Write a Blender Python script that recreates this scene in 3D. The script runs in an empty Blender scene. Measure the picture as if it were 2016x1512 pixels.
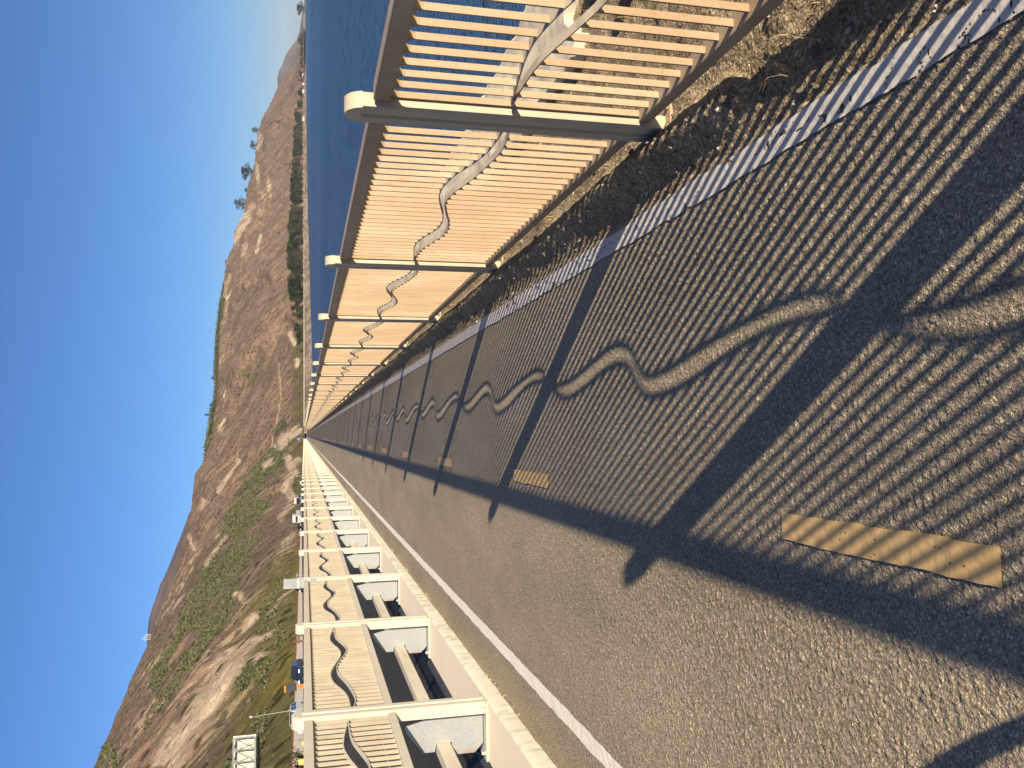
import bpy, bmesh, math, random
import numpy as np
from mathutils import Vector, Matrix
R = math.radians
random.seed(7); RNG = np.random.default_rng(11)
S = bpy.context.scene
COL = S.collection

# ------------------------------------------------------------------ camera
EYE = 1.6
PITCH, YAW = R(13.715), R(3.343)          # looking down, and to the right of the path
fwh = Vector((math.sin(YAW), math.cos(YAW), 0)); RIGHT = Vector((math.cos(YAW), -math.sin(YAW), 0))
FWD = fwh*math.cos(PITCH) - Vector((0, 0, 1))*math.sin(PITCH)
CUP = fwh*math.sin(PITCH) + Vector((0, 0, 1))*math.cos(PITCH)
cd = bpy.data.cameras.new('camera'); cam = bpy.data.objects.new('camera', cd); COL.objects.link(cam)
cd.sensor_fit = 'HORIZONTAL'; cd.sensor_width = 36; cd.lens = 30.0
cd.clip_start = 0.05; cd.clip_end = 60000
m = Matrix.Identity(4)
for i, ax in enumerate((-CUP, RIGHT, -FWD)):   # the phone was held sideways
    for j in range(3): m[j][i] = ax[j]
m.translation = (0, 0, EYE); cam.matrix_world = m
S.camera = cam

# ------------------------------------------------------------------ light
SUN_AZ, SUN_EL = R(151.2), R(17.8)        # clockwise from +Y, so behind and to the right
w = bpy.data.worlds.new('World'); S.world = w; w.use_nodes = True
nt = w.node_tree; bg = nt.nodes['Background']
sky = nt.nodes.new('ShaderNodeTexSky'); sky.sky_type = 'NISHITA'; sky.sun_disc = False
sky.sun_elevation = SUN_EL; sky.sun_rotation = SUN_AZ
sky.air_density = 0.80; sky.dust_density = 0.3; sky.ozone_density = 8.0
nt.links.new(sky.outputs[0], bg.inputs[0]); bg.inputs[1].default_value = 0.067
sd = bpy.data.lights.new('sun', 'SUN'); sd.energy = 5.0; sd.angle = R(0.53); sd.color = (1.0, 0.86, 0.66)
sun = bpy.data.objects.new('sun', sd); COL.objects.link(sun)
tosun = Vector((math.sin(SUN_AZ)*math.cos(SUN_EL), math.cos(SUN_AZ)*math.cos(SUN_EL), math.sin(SUN_EL)))
sun.rotation_euler = tosun.to_track_quat('Z', 'Y').to_euler()
S.view_settings.view_transform = 'Standard'; S.view_settings.look = 'None'
S.view_settings.exposure = 0.95; S.view_settings.gamma = 1
S.render.engine = 'CYCLES'

# ------------------------------------------------------------------ noise and mesh helpers
_T = RNG.random((256, 256)).astype(np.float32)
def vnoise(x, y, seed=0):
    x = np.asarray(x, float) + seed*17.31; y = np.asarray(y, float) + seed*9.77
    xi = np.floor(x).astype(int); yi = np.floor(y).astype(int)
    fx = x-xi; fy = y-yi; fx = fx*fx*(3-2*fx); fy = fy*fy*(3-2*fy)
    a = _T[xi % 256, yi % 256]; b = _T[(xi+1) % 256, yi % 256]; c = _T[xi % 256, (yi+1) % 256]; d = _T[(xi+1) % 256, (yi+1) % 256]
    return (a*(1-fx)+b*fx)*(1-fy)+(c*(1-fx)+d*fx)*fy
def fbm(x, y, n=4, seed=0):
    s = 0; a = 0.5; t = 0
    for i in range(n):
        s = s+a*vnoise(x*2**i, y*2**i, seed+i*3); t += a; a *= 0.5
    return s/t
def sstep(a, b, x):
    t = np.clip((np.asarray(x, float)-a)/(b-a), 0, 1); return t*t*(3-2*t)

class MB:
    def __init__(s): s.v = []; s.f = []; s.m = []
    def add(s, vs, fs, mi=0):
        o = len(s.v); s.v += [tuple(p) for p in vs]; s.f += [tuple(i+o for i in f) for f in fs]; s.m += [mi]*len(fs)
    def box(s, x0, x1, y0, y1, z0, z1, mi=0):
        s.add([(x0,y0,z0),(x1,y0,z0),(x1,y1,z0),(x0,y1,z0),(x0,y0,z1),(x1,y0,z1),(x1,y1,z1),(x0,y1,z1)],
              [(0,3,2,1),(4,5,6,7),(0,1,5,4),(1,2,6,5),(2,3,7,6),(3,0,4,7)], mi)
    def prism(s, poly, axis, a, b, mi=0):       # polygon swept along an axis
        n = len(poly)
        def P(p, t):
            if axis == 'x': return (t, p[0], p[1])
            if axis == 'y': return (p[0], t, p[1])
            return (p[0], p[1], t)
        s.add([P(p, a) for p in poly]+[P(p, b) for p in poly],
              [tuple(range(n))[::-1], tuple(range(n, 2*n))]+[(i, (i+1) % n, n+(i+1) % n, n+i) for i in range(n)], mi)
    def tube(s, p, q, r0, r1=None, n=8, cap=True, mi=0):
        p = Vector(p); q = Vector(q); r1 = r0 if r1 is None else r1
        d = (q-p).normalized(); u = d.orthogonal().normalized(); v = d.cross(u)
        A = [p+(u*math.cos(2*math.pi*i/n)+v*math.sin(2*math.pi*i/n))*r0 for i in range(n)]
        B = [q+(u*math.cos(2*math.pi*i/n)+v*math.sin(2*math.pi*i/n))*r1 for i in range(n)]
        f = [(i, (i+1) % n, n+(i+1) % n, n+i) for i in range(n)]
        if cap: f += [tuple(range(n))[::-1], tuple(range(n, 2*n))]
        s.add(A+B, f, mi)
    def mesh(s, name, mats, bevel=0, smooth=False, fix=True):
        me = bpy.data.meshes.new(name); me.from_pydata(s.v, [], s.f)
        for mt in (mats if isinstance(mats, (list, tuple)) else [mats]): me.materials.append(mt)
        me.polygons.foreach_set('material_index', s.m)
        if bevel or fix:
            bm = bmesh.new(); bm.from_mesh(me)
            bmesh.ops.recalc_face_normals(bm, faces=bm.faces)
            if bevel:
                es = [e for e in bm.edges if len(e.link_faces) == 2 and e.calc_face_angle(0) > 0.6]
                bmesh.ops.bevel(bm, geom=es, offset=bevel, segments=2, affect='EDGES', profile=0.6, clamp_overlap=True)
            bm.to_mesh(me); bm.free()
        if smooth: me.polygons.foreach_set('use_smooth', [True]*len(me.polygons))
        return me
    def build(s, name, mats, parent=None, **k):
        return obj(name, s.mesh(name, mats, **k), parent)
def obj(name, me, parent=None, loc=None, rotz=None):
    o = bpy.data.objects.new(name, me); COL.objects.link(o)
    if parent is not None: o.parent = parent
    if loc is not None: o.location = loc
    if rotz is not None: o.rotation_euler = (0, 0, rotz)
    return o
def tag(o, label=None, cat=None, group=None, kind=None):
    if label: o['label'] = label
    if cat: o['category'] = cat
    if group: o['group'] = group
    if kind: o['kind'] = kind
    return o
def thing(name, label, cat, loc=(0, 0, 0), rotz=0, group=None):
    o = bpy.data.objects.new(name, None); COL.objects.link(o); o.location = loc; o.rotation_euler = (0, 0, rotz)
    o.empty_display_size = 0.2
    return tag(o, label, cat, group)
def dup(root, loc, rotz=0, label=None, group=None, scale=None):
    def cp(o, par):
        c = o.copy(); COL.objects.link(c)
        if par is not None: c.parent = par
        for ch in list(o.children): cp(ch, c)
        return c
    r = cp(root, None); r.location = loc; r.rotation_euler = (0, 0, rotz)
    if scale is not None: r.scale = scale
    if label: r['label'] = label
    if group: r['group'] = group
    return r
def gridmesh(name, P, mat, smooth=True, col=None, keep=None):
    ny, nx = P.shape[:2]
    idx = np.arange(ny*nx).reshape(ny, nx)
    q = np.stack([idx[:-1,:-1], idx[:-1,1:], idx[1:,1:], idx[1:,:-1]], -1).reshape(-1, 4)
    if keep is not None: q = q[keep.reshape(-1)]
    me = bpy.data.meshes.new(name)
    me.vertices.add(ny*nx); me.vertices.foreach_set('co', P.reshape(-1).astype(np.float32))
    me.loops.add(q.size); me.loops.foreach_set('vertex_index', q.reshape(-1).astype(np.int32))
    me.polygons.add(len(q)); me.polygons.foreach_set('loop_start', np.arange(0, q.size, 4, dtype=np.int32))
    me.polygons.foreach_set('loop_total', np.full(len(q), 4, dtype=np.int32))
    me.polygons.foreach_set('use_smooth', np.full(len(q), smooth))
    me.update(calc_edges=True); me.validate()
    if mat: me.materials.append(mat)
    if col is not None:
        ca = me.color_attributes.new('Col', 'FLOAT_COLOR', 'POINT')
        c4 = np.ones((ny*nx, 4), np.float32); c4[:, :3] = col.reshape(-1, 3)
        ca.data.foreach_set('color', c4.reshape(-1))
    return me

# ------------------------------------------------------------------ materials
class NT:
    def __init__(s, name, rough=0.8, spec=0.3):
        s.m = bpy.data.materials.new(name); s.m.use_nodes = True; s.t = s.m.node_tree
        s.b = s.t.nodes['Principled BSDF']; s.b.inputs['Roughness'].default_value = rough
        s.b.inputs['Specular IOR Level'].default_value = spec
        s.tc = s.t.nodes.new('ShaderNodeTexCoord')
    def n(s, kind, **k):
        x = s.t.nodes.new(kind)
        for a, v in k.items(): setattr(x, a, v)
        return x
    def l(s, a, b): s.t.links.new(a, b)
    def noise(s, scale, detail=4, rough=0.55, vec=None, dist=0, stretch=None):
        x = s.n('ShaderNodeTexNoise'); x.inputs['Scale'].default_value = scale; x.inputs['Detail'].default_value = detail
        x.inputs['Roughness'].default_value = rough; x.inputs['Distortion'].default_value = dist
        s.l(s.pos(stretch) if vec is None else vec, x.inputs['Vector']); return x.outputs['Fac']
    def pos(s, stretch=None):
        if stretch is None: return s.tc.outputs['Object']
        mp = s.n('ShaderNodeMapping'); mp.inputs['Scale'].default_value = stretch; s.l(s.tc.outputs['Object'], mp.inputs[0]); return mp.outputs[0]
    def voro(s, scale, feature='F1', out='Distance', stretch=None):
        x = s.n('ShaderNodeTexVoronoi'); x.feature = feature; x.inputs['Scale'].default_value = scale; s.l(s.pos(stretch), x.inputs['Vector']); return x.outputs[out]
    def ramp(s, fac, stops):
        x = s.n('ShaderNodeValToRGB'); s.l(fac, x.inputs[0]); e = x.color_ramp.elements
        while len(e) < len(stops): e.new(0.5)
        for i, (p, c) in enumerate(stops):
            e[i].position = p; e[i].color = (c, c, c, 1) if isinstance(c, (int, float)) else (*c, 1)
        return x.outputs[0]
    def mix(s, fac, a, b, blend='MIX'):
        x = s.n('ShaderNodeMix'); x.data_type = 'RGBA'; x.blend_type = blend
        for sock, v in ((x.inputs[0], fac), (x.inputs[6], a), (x.inputs[7], b)):
            if isinstance(v, (int, float)): sock.default_value = v
            elif isinstance(v, tuple): sock.default_value = (*v, 1)
            else: s.l(v, sock)
        return x.outputs[2]
    def bump(s, h, dist, strength=1.0, prev=None):
        x = s.n('ShaderNodeBump'); x.inputs['Distance'].default_value = dist; x.inputs['Strength'].default_value = strength
        s.l(h, x.inputs['Height'])
        if prev is not None: s.l(prev, x.inputs['Normal'])
        s.l(x.outputs[0], s.b.inputs['Normal']); return x.outputs[0]
    def col(s, c):
        if isinstance(c, tuple): s.b.inputs['Base Color'].default_value = (*c, 1)
        else: s.l(c, s.b.inputs['Base Color'])
        return s
def plain(name, c, rough=0.6, spec=0.3, var=0.25, scale=3.0, metal=0):
    k = NT(name, rough, spec); f = k.noise(scale, 5)
    lo = tuple(x*(1-var) for x in c); hi = tuple(min(1, x*(1+var)) for x in c)
    k.col(k.ramp(f, [(0.3, lo), (0.7, hi)])); k.b.inputs['Metallic'].default_value = metal
    return k.m

def mk_paint():
    k = NT('cream_fence_paint', 0.55, 0.35)
    a = k.ramp(k.noise(1.6, 5, 0.6, stretch=(1, 1, 0.6)), [(0.3, (0.33, 0.228, 0.132)), (0.52, (0.385, 0.28, 0.172)), (0.72, (0.455, 0.35, 0.228))])
    sp = k.ramp(k.noise(95, 4, 0.75), [(0.54, 0.0), (0.66, 1.0)])
    gr = k.ramp(k.noise(7, 6, 0.7, stretch=(1, 1, 0.35)), [(0.50, 0.0), (0.75, 1.0)])
    c = k.mix(gr, a, (0.34, 0.215, 0.115)); mm = k.n('ShaderNodeMath', operation='MULTIPLY'); k.l(sp, mm.inputs[0]); mm.inputs[1].default_value = 0.45
    c = k.mix(mm.outputs[0], c, (0.20, 0.125, 0.068))
    ru = k.ramp(k.noise(5.5, 7, 0.75, stretch=(1, 1, 0.45)), [(0.61, 0.0), (0.70, 1.0)]); m2 = k.n('ShaderNodeMath', operation='MULTIPLY'); k.l(ru, m2.inputs[0]); m2.inputs[1].default_value = 0.6
    c = k.mix(m2.outputs[0], c, (0.27, 0.135, 0.06))
    k.col(c); k.bump(k.noise(90, 4), 0.0012, 0.6); return k.m
def mk_paint_left():
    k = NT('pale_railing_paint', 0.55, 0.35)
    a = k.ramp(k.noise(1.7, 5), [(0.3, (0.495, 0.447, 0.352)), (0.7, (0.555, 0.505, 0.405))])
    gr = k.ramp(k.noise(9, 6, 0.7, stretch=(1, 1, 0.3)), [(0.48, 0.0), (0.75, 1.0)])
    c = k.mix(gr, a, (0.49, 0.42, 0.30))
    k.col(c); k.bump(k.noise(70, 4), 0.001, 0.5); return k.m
def mk_picket():
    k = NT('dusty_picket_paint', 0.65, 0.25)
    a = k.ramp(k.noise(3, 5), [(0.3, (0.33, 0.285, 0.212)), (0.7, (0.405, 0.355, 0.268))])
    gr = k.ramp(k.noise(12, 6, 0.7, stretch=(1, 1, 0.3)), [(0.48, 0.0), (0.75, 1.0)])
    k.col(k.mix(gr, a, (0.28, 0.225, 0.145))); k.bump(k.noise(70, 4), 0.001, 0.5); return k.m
def mk_galv():
    k = NT('galvanised_steel', 0.42, 0.5)
    v = k.voro(80, out='Color'); sp = k.n('ShaderNodeSeparateColor'); k.l(v, sp.inputs[0])
    a = k.ramp(sp.outputs[0], [(0.0, (0.30, 0.32, 0.325)), (1.0, (0.36, 0.38, 0.38))])
    b = k.ramp(k.noise(6, 5), [(0.55, 0.0), (0.8, 1.0)])
    c = k.mix(b, a, (0.38, 0.34, 0.26))
    sx = k.n('ShaderNodeSeparateXYZ'); k.l(k.tc.outputs['Object'], sx.inputs[0])
    mr = k.n('ShaderNodeMapRange'); k.l(sx.outputs[0], mr.inputs[0]); mr.inputs[1].default_value = -0.24; mr.inputs[2].default_value = -0.37
    nz = k.noise(14, 5, stretch=(1, 1, 1.0)); mu = k.n('ShaderNodeMath', operation='MULTIPLY'); k.l(mr.outputs[0], mu.inputs[0]); k.l(nz, mu.inputs[1])
    ru = k.ramp(mu.outputs[0], [(0.36, 0.0), (0.60, 0.85)])
    k.col(k.mix(ru, c, (0.36, 0.19, 0.085))); k.b.inputs['Metallic'].default_value = 0.25; return k.m
def mk_beam():
    k = NT('weathered_beam_paint', 0.6, 0.3)
    a = k.ramp(k.noise(3, 5, stretch=(2, 0.3, 2)), [(0.3, (0.46, 0.41, 0.31)), (0.7, (0.58, 0.53, 0.42))])
    ru = k.ramp(k.noise(2.5, 6, 0.7, stretch=(3, 0.25, 3)), [(0.57, 0.0), (0.69, 0.8)])
    k.col(k.mix(ru, a, (0.45, 0.26, 0.12))); return k.m
def mk_asphalt():
    k = NT('worn_asphalt', 0.85, 0.25)
    v = k.voro(175, out='Color'); sp = k.n('ShaderNodeSeparateColor'); k.l(v, sp.inputs[0])
    st = k.ramp(sp.outputs[0], [(0.0, (0.16, 0.125, 0.086)), (0.3, (0.265, 0.212, 0.144)), (0.7, (0.355, 0.285, 0.193)), (0.90, (0.46, 0.37, 0.25)), (1.0, (0.70, 0.57, 0.38))])
    big = k.ramp(k.noise(1.0, 6, 0.6, stretch=(1.8, 0.45, 1)), [(0.3, 0.80), (0.7, 1.16)])
    c = k.mix(1.0, st, big, 'MULTIPLY')
    f = k.ramp(k.noise(420, 2), [(0.3, 0.8), (0.7, 1.15)])
    c = k.mix(1.0, c, f, 'MULTIPLY'); k.col(c)
    d = k.voro(175); p = k.bump(d, 0.003, 0.6); k.bump(k.noise(260, 4, 0.7), 0.0015, 0.5, p)
    return k.m
def mk_dirt():
    k = NT('gravelly_dirt', 0.95, 0.1)
    v = k.voro(90, out='Color'); sp = k.n('ShaderNodeSeparateColor'); k.l(v, sp.inputs[0])
    st = k.ramp(sp.outputs[0], [(0.0, (0.17, 0.127, 0.076)), (0.6, (0.29, 0.222, 0.135)), (1.0, (0.48, 0.38, 0.24))])
    sx = k.n('ShaderNodeSeparateXYZ'); k.l(k.tc.outputs['Object'], sx.inputs[0]); ad = k.n('ShaderNodeMath', operation='ADD'); k.l(sx.outputs[0], ad.inputs[0])
    nn = k.n('ShaderNodeMath', operation='MULTIPLY'); k.l(k.noise(3.5, 5), nn.inputs[0]); nn.inputs[1].default_value = 0.8; k.l(nn.outputs[0], ad.inputs[1])
    mr = k.n('ShaderNodeMapRange'); k.l(ad.outputs[0], mr.inputs[0]); mr.inputs[1].default_value = 2.95; mr.inputs[2].default_value = 3.5
    gv_ = k.ramp(sp.outputs[1], [(0.0, (0.24, 0.20, 0.15)), (0.6, (0.40, 0.35, 0.27)), (1.0, (0.62, 0.56, 0.46))]); st = k.mix(mr.outputs[0], st, gv_)
    c = k.mix(1.0, st, k.ramp(k.noise(2.5, 5), [(0.3, 0.7), (0.7, 1.2)]), 'MULTIPLY')
    k.col(c); p = k.bump(k.voro(90), 0.006, 0.8); k.bump(k.noise(120, 5, 0.7), 0.006, 0.8, p); return k.m
def mk_rock(name, a, b):
    k = NT(name, 0.9, 0.2); g = k.n('ShaderNodeNewGeometry')
    f = k.noise(2.5, 7, 0.65); k.col(k.ramp(f, [(0.3, a), (0.7, b)])); k.bump(k.noise(9, 7, 0.7), 0.05, 0.8); return k.m
def mk_conc(name, a, b, stain, streak=(1, 1, 0.25), th=0.55):
    k = NT(name, 0.85, 0.2)
    c = k.ramp(k.noise(1.3, 6), [(0.3, a), (0.7, b)])
    s = k.ramp(k.noise(6, 6, 0.7, stretch=streak), [(th, 0.0), (th+0.2, 1.0)])
    c = k.mix(s, c, stain); f = k.ramp(k.noise(90, 4), [(0.3, 0.9), (0.7, 1.08)])
    k.col(k.mix(1.0, c, f, 'MULTIPLY')); k.bump(k.noise(60, 5, 0.7), 0.002, 0.7); return k.m
def mk_line(name, a, b, dirt):
    k = NT(name, 0.7, 0.25)
    c = k.ramp(k.noise(5, 5), [(0.3, a), (0.7, b)])
    s = k.ramp(k.noise(38, 6, 0.75, stretch=(0.7, 1.6, 1)), [(0.56, 0.0), (0.68, 1.0)])
    mu = k.n('ShaderNodeMath', operation='MULTIPLY'); k.l(s, mu.inputs[0]); mu.inputs[1].default_value = 0.4
    k.col(k.mix(mu.outputs[0], c, dirt)); k.bump(k.noise(60, 5, 0.6, stretch=(0.5, 2.0, 1)), 0.002, 0.6); return k.m
def mk_hill():
    k = NT('dry_hillside', 0.95, 0.05)
    a = k.n('ShaderNodeVertexColor'); a.layer_name = 'Col'
    f = k.ramp(k.noise(0.16, 7, 0.8), [(0.33, 0.62), (0.67, 1.38)]); f2 = k.ramp(k.noise(0.7, 5, 0.75), [(0.33, 0.72), (0.67, 1.28)])
    c = k.mix(1.0, a.outputs[0], f, 'MULTIPLY'); c = k.mix(1.0, c, f2, 'MULTIPLY')
    for sc_, thr in ((0.22, 0.45), (0.08, 0.50)):
        vd = k.voro(sc_); vc = k.n('ShaderNodeSeparateColor'); k.l(k.voro(sc_, out='Color'), vc.inputs[0])
        da = k.ramp(vd, [(0.26, 1.0), (0.36, 0.0)]); pr = k.ramp(vc.outputs[0], [(thr, 0.0), (thr+0.02, 1.0)])
        mm = k.n('ShaderNodeMath', operation='MULTIPLY'); k.l(da, mm.inputs[0]); k.l(pr, mm.inputs[1]); m3 = k.n('ShaderNodeMath', operation='MULTIPLY'); k.l(mm.outputs[0], m3.inputs[0]); m3.inputs[1].default_value = 1.0
        c = k.mix(m3.outputs[0], c, k.mix(1.0, c, (0.36, 0.39, 0.34), 'MULTIPLY')); k.col(k.mix(1.0, c, (0.69, 0.68, 0.73), 'MULTIPLY')); k.bump(k.noise(0.25, 6, 0.75), 2.0, 0.6); return k.m
def mk_water():
    k = NT('sea_water', 0.30, 0.22)
    sc0 = k.ramp(k.noise(0.004, 5, stretch=(1, 0.35, 1)), [(0.35, (0.017, 0.068, 0.18)), (0.65, (0.034, 0.106, 0.24))])
    bands = k.ramp(k.noise(1.0, 4, 0.6, stretch=(0.0005, 0.0032, 1)), [(0.50, 0.0), (0.62, 1.0)]); mb_ = k.n('ShaderNodeMath', operation='MULTIPLY'); k.l(bands, mb_.inputs[0]); mb_.inputs[1].default_value = 0.7  # smooth-water reflection painted as lighter bands in the base colour
    k.col(k.mix(mb_.outputs[0], sc0, (0.055, 0.135, 0.28)))
    b0 = k.bump(k.noise(0.05, 5, 0.7, stretch=(0.6, 1.0, 1)), 16.0, 1.0); b = k.bump(k.noise(0.25, 6, 0.7, stretch=(0.6, 1.0, 1)), 5.0, 1.0, b0)
    k.bump(k.noise(1.5, 4, 0.6, stretch=(0.7, 1, 1)), 0.4, 0.9, b); return k.m
def mk_leaf(name, a, b):
    k = NT(name, 0.75, 0.15); g = k.n('ShaderNodeObjectInfo')
    f = k.noise(0.9, 3); k.col(k.ramp(f, [(0.3, a), (0.7, b)])); return k.m
def mk_glass(): return plain('tinted_glass', (0.02, 0.025, 0.03), 0.08, 0.6, 0.1)
M = dict(paint=mk_paint(), rail=mk_paint_left(), post=plain('pale_post_paint', (0.46, 0.385, 0.27), 0.55, 0.35, 0.10, 5), wave=plain('chalky_wave_paint', (0.46, 0.385, 0.28), 0.7, 0.2, 0.22, 9), picket=mk_picket(), galv=mk_galv(), beam=mk_beam(), asphalt=mk_asphalt(), dirt=mk_dirt(),
    rock=mk_rock('tan_rock', (0.20, 0.155, 0.11), (0.42, 0.35, 0.26)), rock_dark=mk_rock('dark_rock', (0.09, 0.075, 0.06), (0.22, 0.18, 0.14)), rock_pale=mk_rock('pale_rock', (0.40, 0.36, 0.29), (0.66, 0.60, 0.50)),
    curb=mk_conc('weathered_kerb_concrete', (0.58, 0.54, 0.42), (0.68, 0.64, 0.51), (0.30, 0.295, 0.25), (1, 1.6, 0.6), 0.50),
    ledge=mk_conc('smooth_ledge_concrete', (0.80, 0.68, 0.51), (0.85, 0.73, 0.57), (0.68, 0.55, 0.39), (2, 0.3, 1), 0.6),
    oldconc=mk_conc('old_seawall_concrete', (0.58, 0.49, 0.35), (0.74, 0.64, 0.48), (0.30, 0.235, 0.155), (1, 1, 1), 0.56), conc=mk_conc('grey_wall_concrete', (0.36, 0.32, 0.27), (0.46, 0.41, 0.35), (0.27, 0.23, 0.19)),
    white=mk_line('white_road_paint', (0.58, 0.53, 0.46), (0.66, 0.61, 0.53), (0.40, 0.34, 0.27)), white2=mk_line('clean_white_road_paint', (0.80, 0.745, 0.64), (0.86, 0.81, 0.71), (0.60, 0.52, 0.42)),
    yellow=mk_line('yellow_road_paint', (0.62, 0.40, 0.165), (0.69, 0.455, 0.20), (0.48, 0.31, 0.14)),
    hill=mk_hill(), water=mk_water(), road=plain('freeway_asphalt', (0.036, 0.034, 0.032), 0.9, 0.2, 0.2, 0.6),
    leaf=mk_leaf('dark_tree_leaves', (0.020, 0.030, 0.012), (0.055, 0.070, 0.030)), leaf_brown=mk_leaf('grey_brown_leaves', (0.06, 0.055, 0.03), (0.13, 0.11, 0.06)),
    scrub=mk_leaf('dry_scrub_twigs', (0.055, 0.045, 0.028), (0.12, 0.095, 0.06)), brush=mk_leaf('sagebrush_leaves', (0.062, 0.066, 0.032), (0.13, 0.125, 0.062)), bark=plain('bark', (0.12, 0.09, 0.06), 0.95),
    straw=plain('dry_grass_straw', (0.40, 0.28, 0.14), 0.9, 0.1, 0.3, 30), glass=mk_glass(), tyre=plain('black_rubber', (0.02, 0.02, 0.02), 0.85),
    chrome=plain('grey_alloy', (0.45, 0.45, 0.46), 0.35, 0.5, 0.1, 3, 0.6), lamp=plain('clear_lamp_lens', (0.75, 0.75, 0.72), 0.2, 0.5, 0.05), red=plain('red_lens', (0.35, 0.02, 0.02), 0.3, 0.5, 0.05),
    navy=plain('dark_blue_car_paint', (0.012, 0.022, 0.045), 0.25, 0.5, 0.1), wcar=plain('white_car_paint', (0.42, 0.42, 0.42), 0.3, 0.5, 0.05), black=plain('black_car_paint', (0.015, 0.017, 0.02), 0.25, 0.5, 0.1),
    teal=plain('teal_car_paint', (0.06, 0.14, 0.17), 0.3, 0.5, 0.1), silver=plain('silver_car_paint', (0.45, 0.47, 0.5), 0.3, 0.5, 0.1), orange=plain('orange_plastic', (0.75, 0.20, 0.03), 0.6, 0.3, 0.1),
    amber=plain('amber_plastic', (0.75, 0.42, 0.10), 0.6, 0.3, 0.1), dgrey=plain('dark_grey_metal', (0.055, 0.06, 0.07), 0.6), blue=plain('blue_sign_face', (0.06, 0.18, 0.50), 0.5, 0.3, 0.05),
    rust=plain('rusty_rail', (0.22, 0.085, 0.045), 0.85, 0.2, 0.3, 2), cream=plain('cream_sign_back', (0.62, 0.58, 0.42), 0.6), steel=plain('grey_truss_steel', (0.22, 0.23, 0.235), 0.55), sheet=plain('pale_sheet_metal', (0.27, 0.285, 0.295), 0.45), timber=plain('brown_timber', (0.12, 0.07, 0.045), 0.9),
    roof=plain('red_brown_roof', (0.28, 0.13, 0.09), 0.9), plaster=plain('white_plaster', (0.70, 0.66, 0.58), 0.8, 0.2, 0.06))

# ------------------------------------------------------------------ path, shoulder, bank
def ysamples(y0, y1, step, k):
    ys = [y0]
    while ys[-1] < y1: ys.append(ys[-1]+max(step, ys[-1]**2*k))
    return np.array(ys)
def chips(X, Y, res):                      # stone chips standing up from the binder, fading where the mesh is too coarse
    near = 1-sstep(0.006, 0.03, res)
    a = fbm(X*78, Y*78, 2, 1); b = vnoise(X*150, Y*150, 5); c = fbm(X*30, Y*30, 2, 4)
    h = (np.clip(a-0.45, 0, 1)*0.0085*(0.5+c) + (b-0.5)*0.0034)*near
    return h + (fbm(X*2.2, Y*1.1, 3, 9)-0.5)*0.006
yp = np.concatenate([np.linspace(-8, 1.2, 40), ysamples(1.25, 700, 0.0055, 0.00052)])
yp = yp[yp < 640]
xp = np.concatenate([np.linspace(-2.30, -1.5, 90), np.linspace(-1.49, 1.13, 430)])
PX, PY = np.meshgrid(xp, yp)
res = np.gradient(yp)[:, None]*np.ones_like(PX)
PZ = chips(PX, PY, res)
edge = sstep(1.06, 1.13, PX+ (fbm(PX*9, PY*9, 3, 4)-0.5)*0.06); PZ = PZ - edge*0.03
tag(obj('bike_path', gridmesh('bike_path', np.stack([PX, PY, PZ], -1), M['asphalt'])), kind='structure')

def shoulder_z(X, Y):
    base = np.interp(X, [0.9, 1.06, 1.25, 1.45, 2.0, 2.88, 3.25, 4.0, 7.6, 14], [-0.035, -0.006, 0.0, 0.0, -0.01, -0.02, -0.45, -1.2, -5.3, -9])
    berm = 0.085*np.exp(-((X-1.275-0.02*(vnoise(Y*1.3, Y*0, 3)-0.5))/0.085)**2)*sstep(2.74, 2.82, Y+(X-1.25)*-1.0)*(0.75+0.5*vnoise(Y*0.9, Y*0+3, 8))
    nz = (fbm(X*7, Y*7, 4, 21)-0.5)*0.035*sstep(1.02, 1.2, X) + (fbm(X*40, Y*40, 3, 2)-0.45)*0.014*sstep(1.0, 1.1, X)
    big = (fbm(X*1.1, Y*1.1, 4, 31)-0.5)*1.0*sstep(2.85, 3.8, X)
    return base+berm+nz+big
ys = np.concatenate([np.linspace(-8, 0.6, 60), ysamples(0.62, 700, 0.009, 0.0012)]); ys = ys[ys < 620]
xs = np.concatenate([np.linspace(0.92, 1.5, 90), np.linspace(1.515, 3.5, 110), np.linspace(3.6, 14, 34)])
PX, PY = np.meshgrid(xs, ys)
tag(obj('dirt_shoulder', gridmesh('dirt_shoulder', np.stack([PX, PY, shoulder_z(PX, PY)], -1), M['dirt'])), kind='structure')

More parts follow.
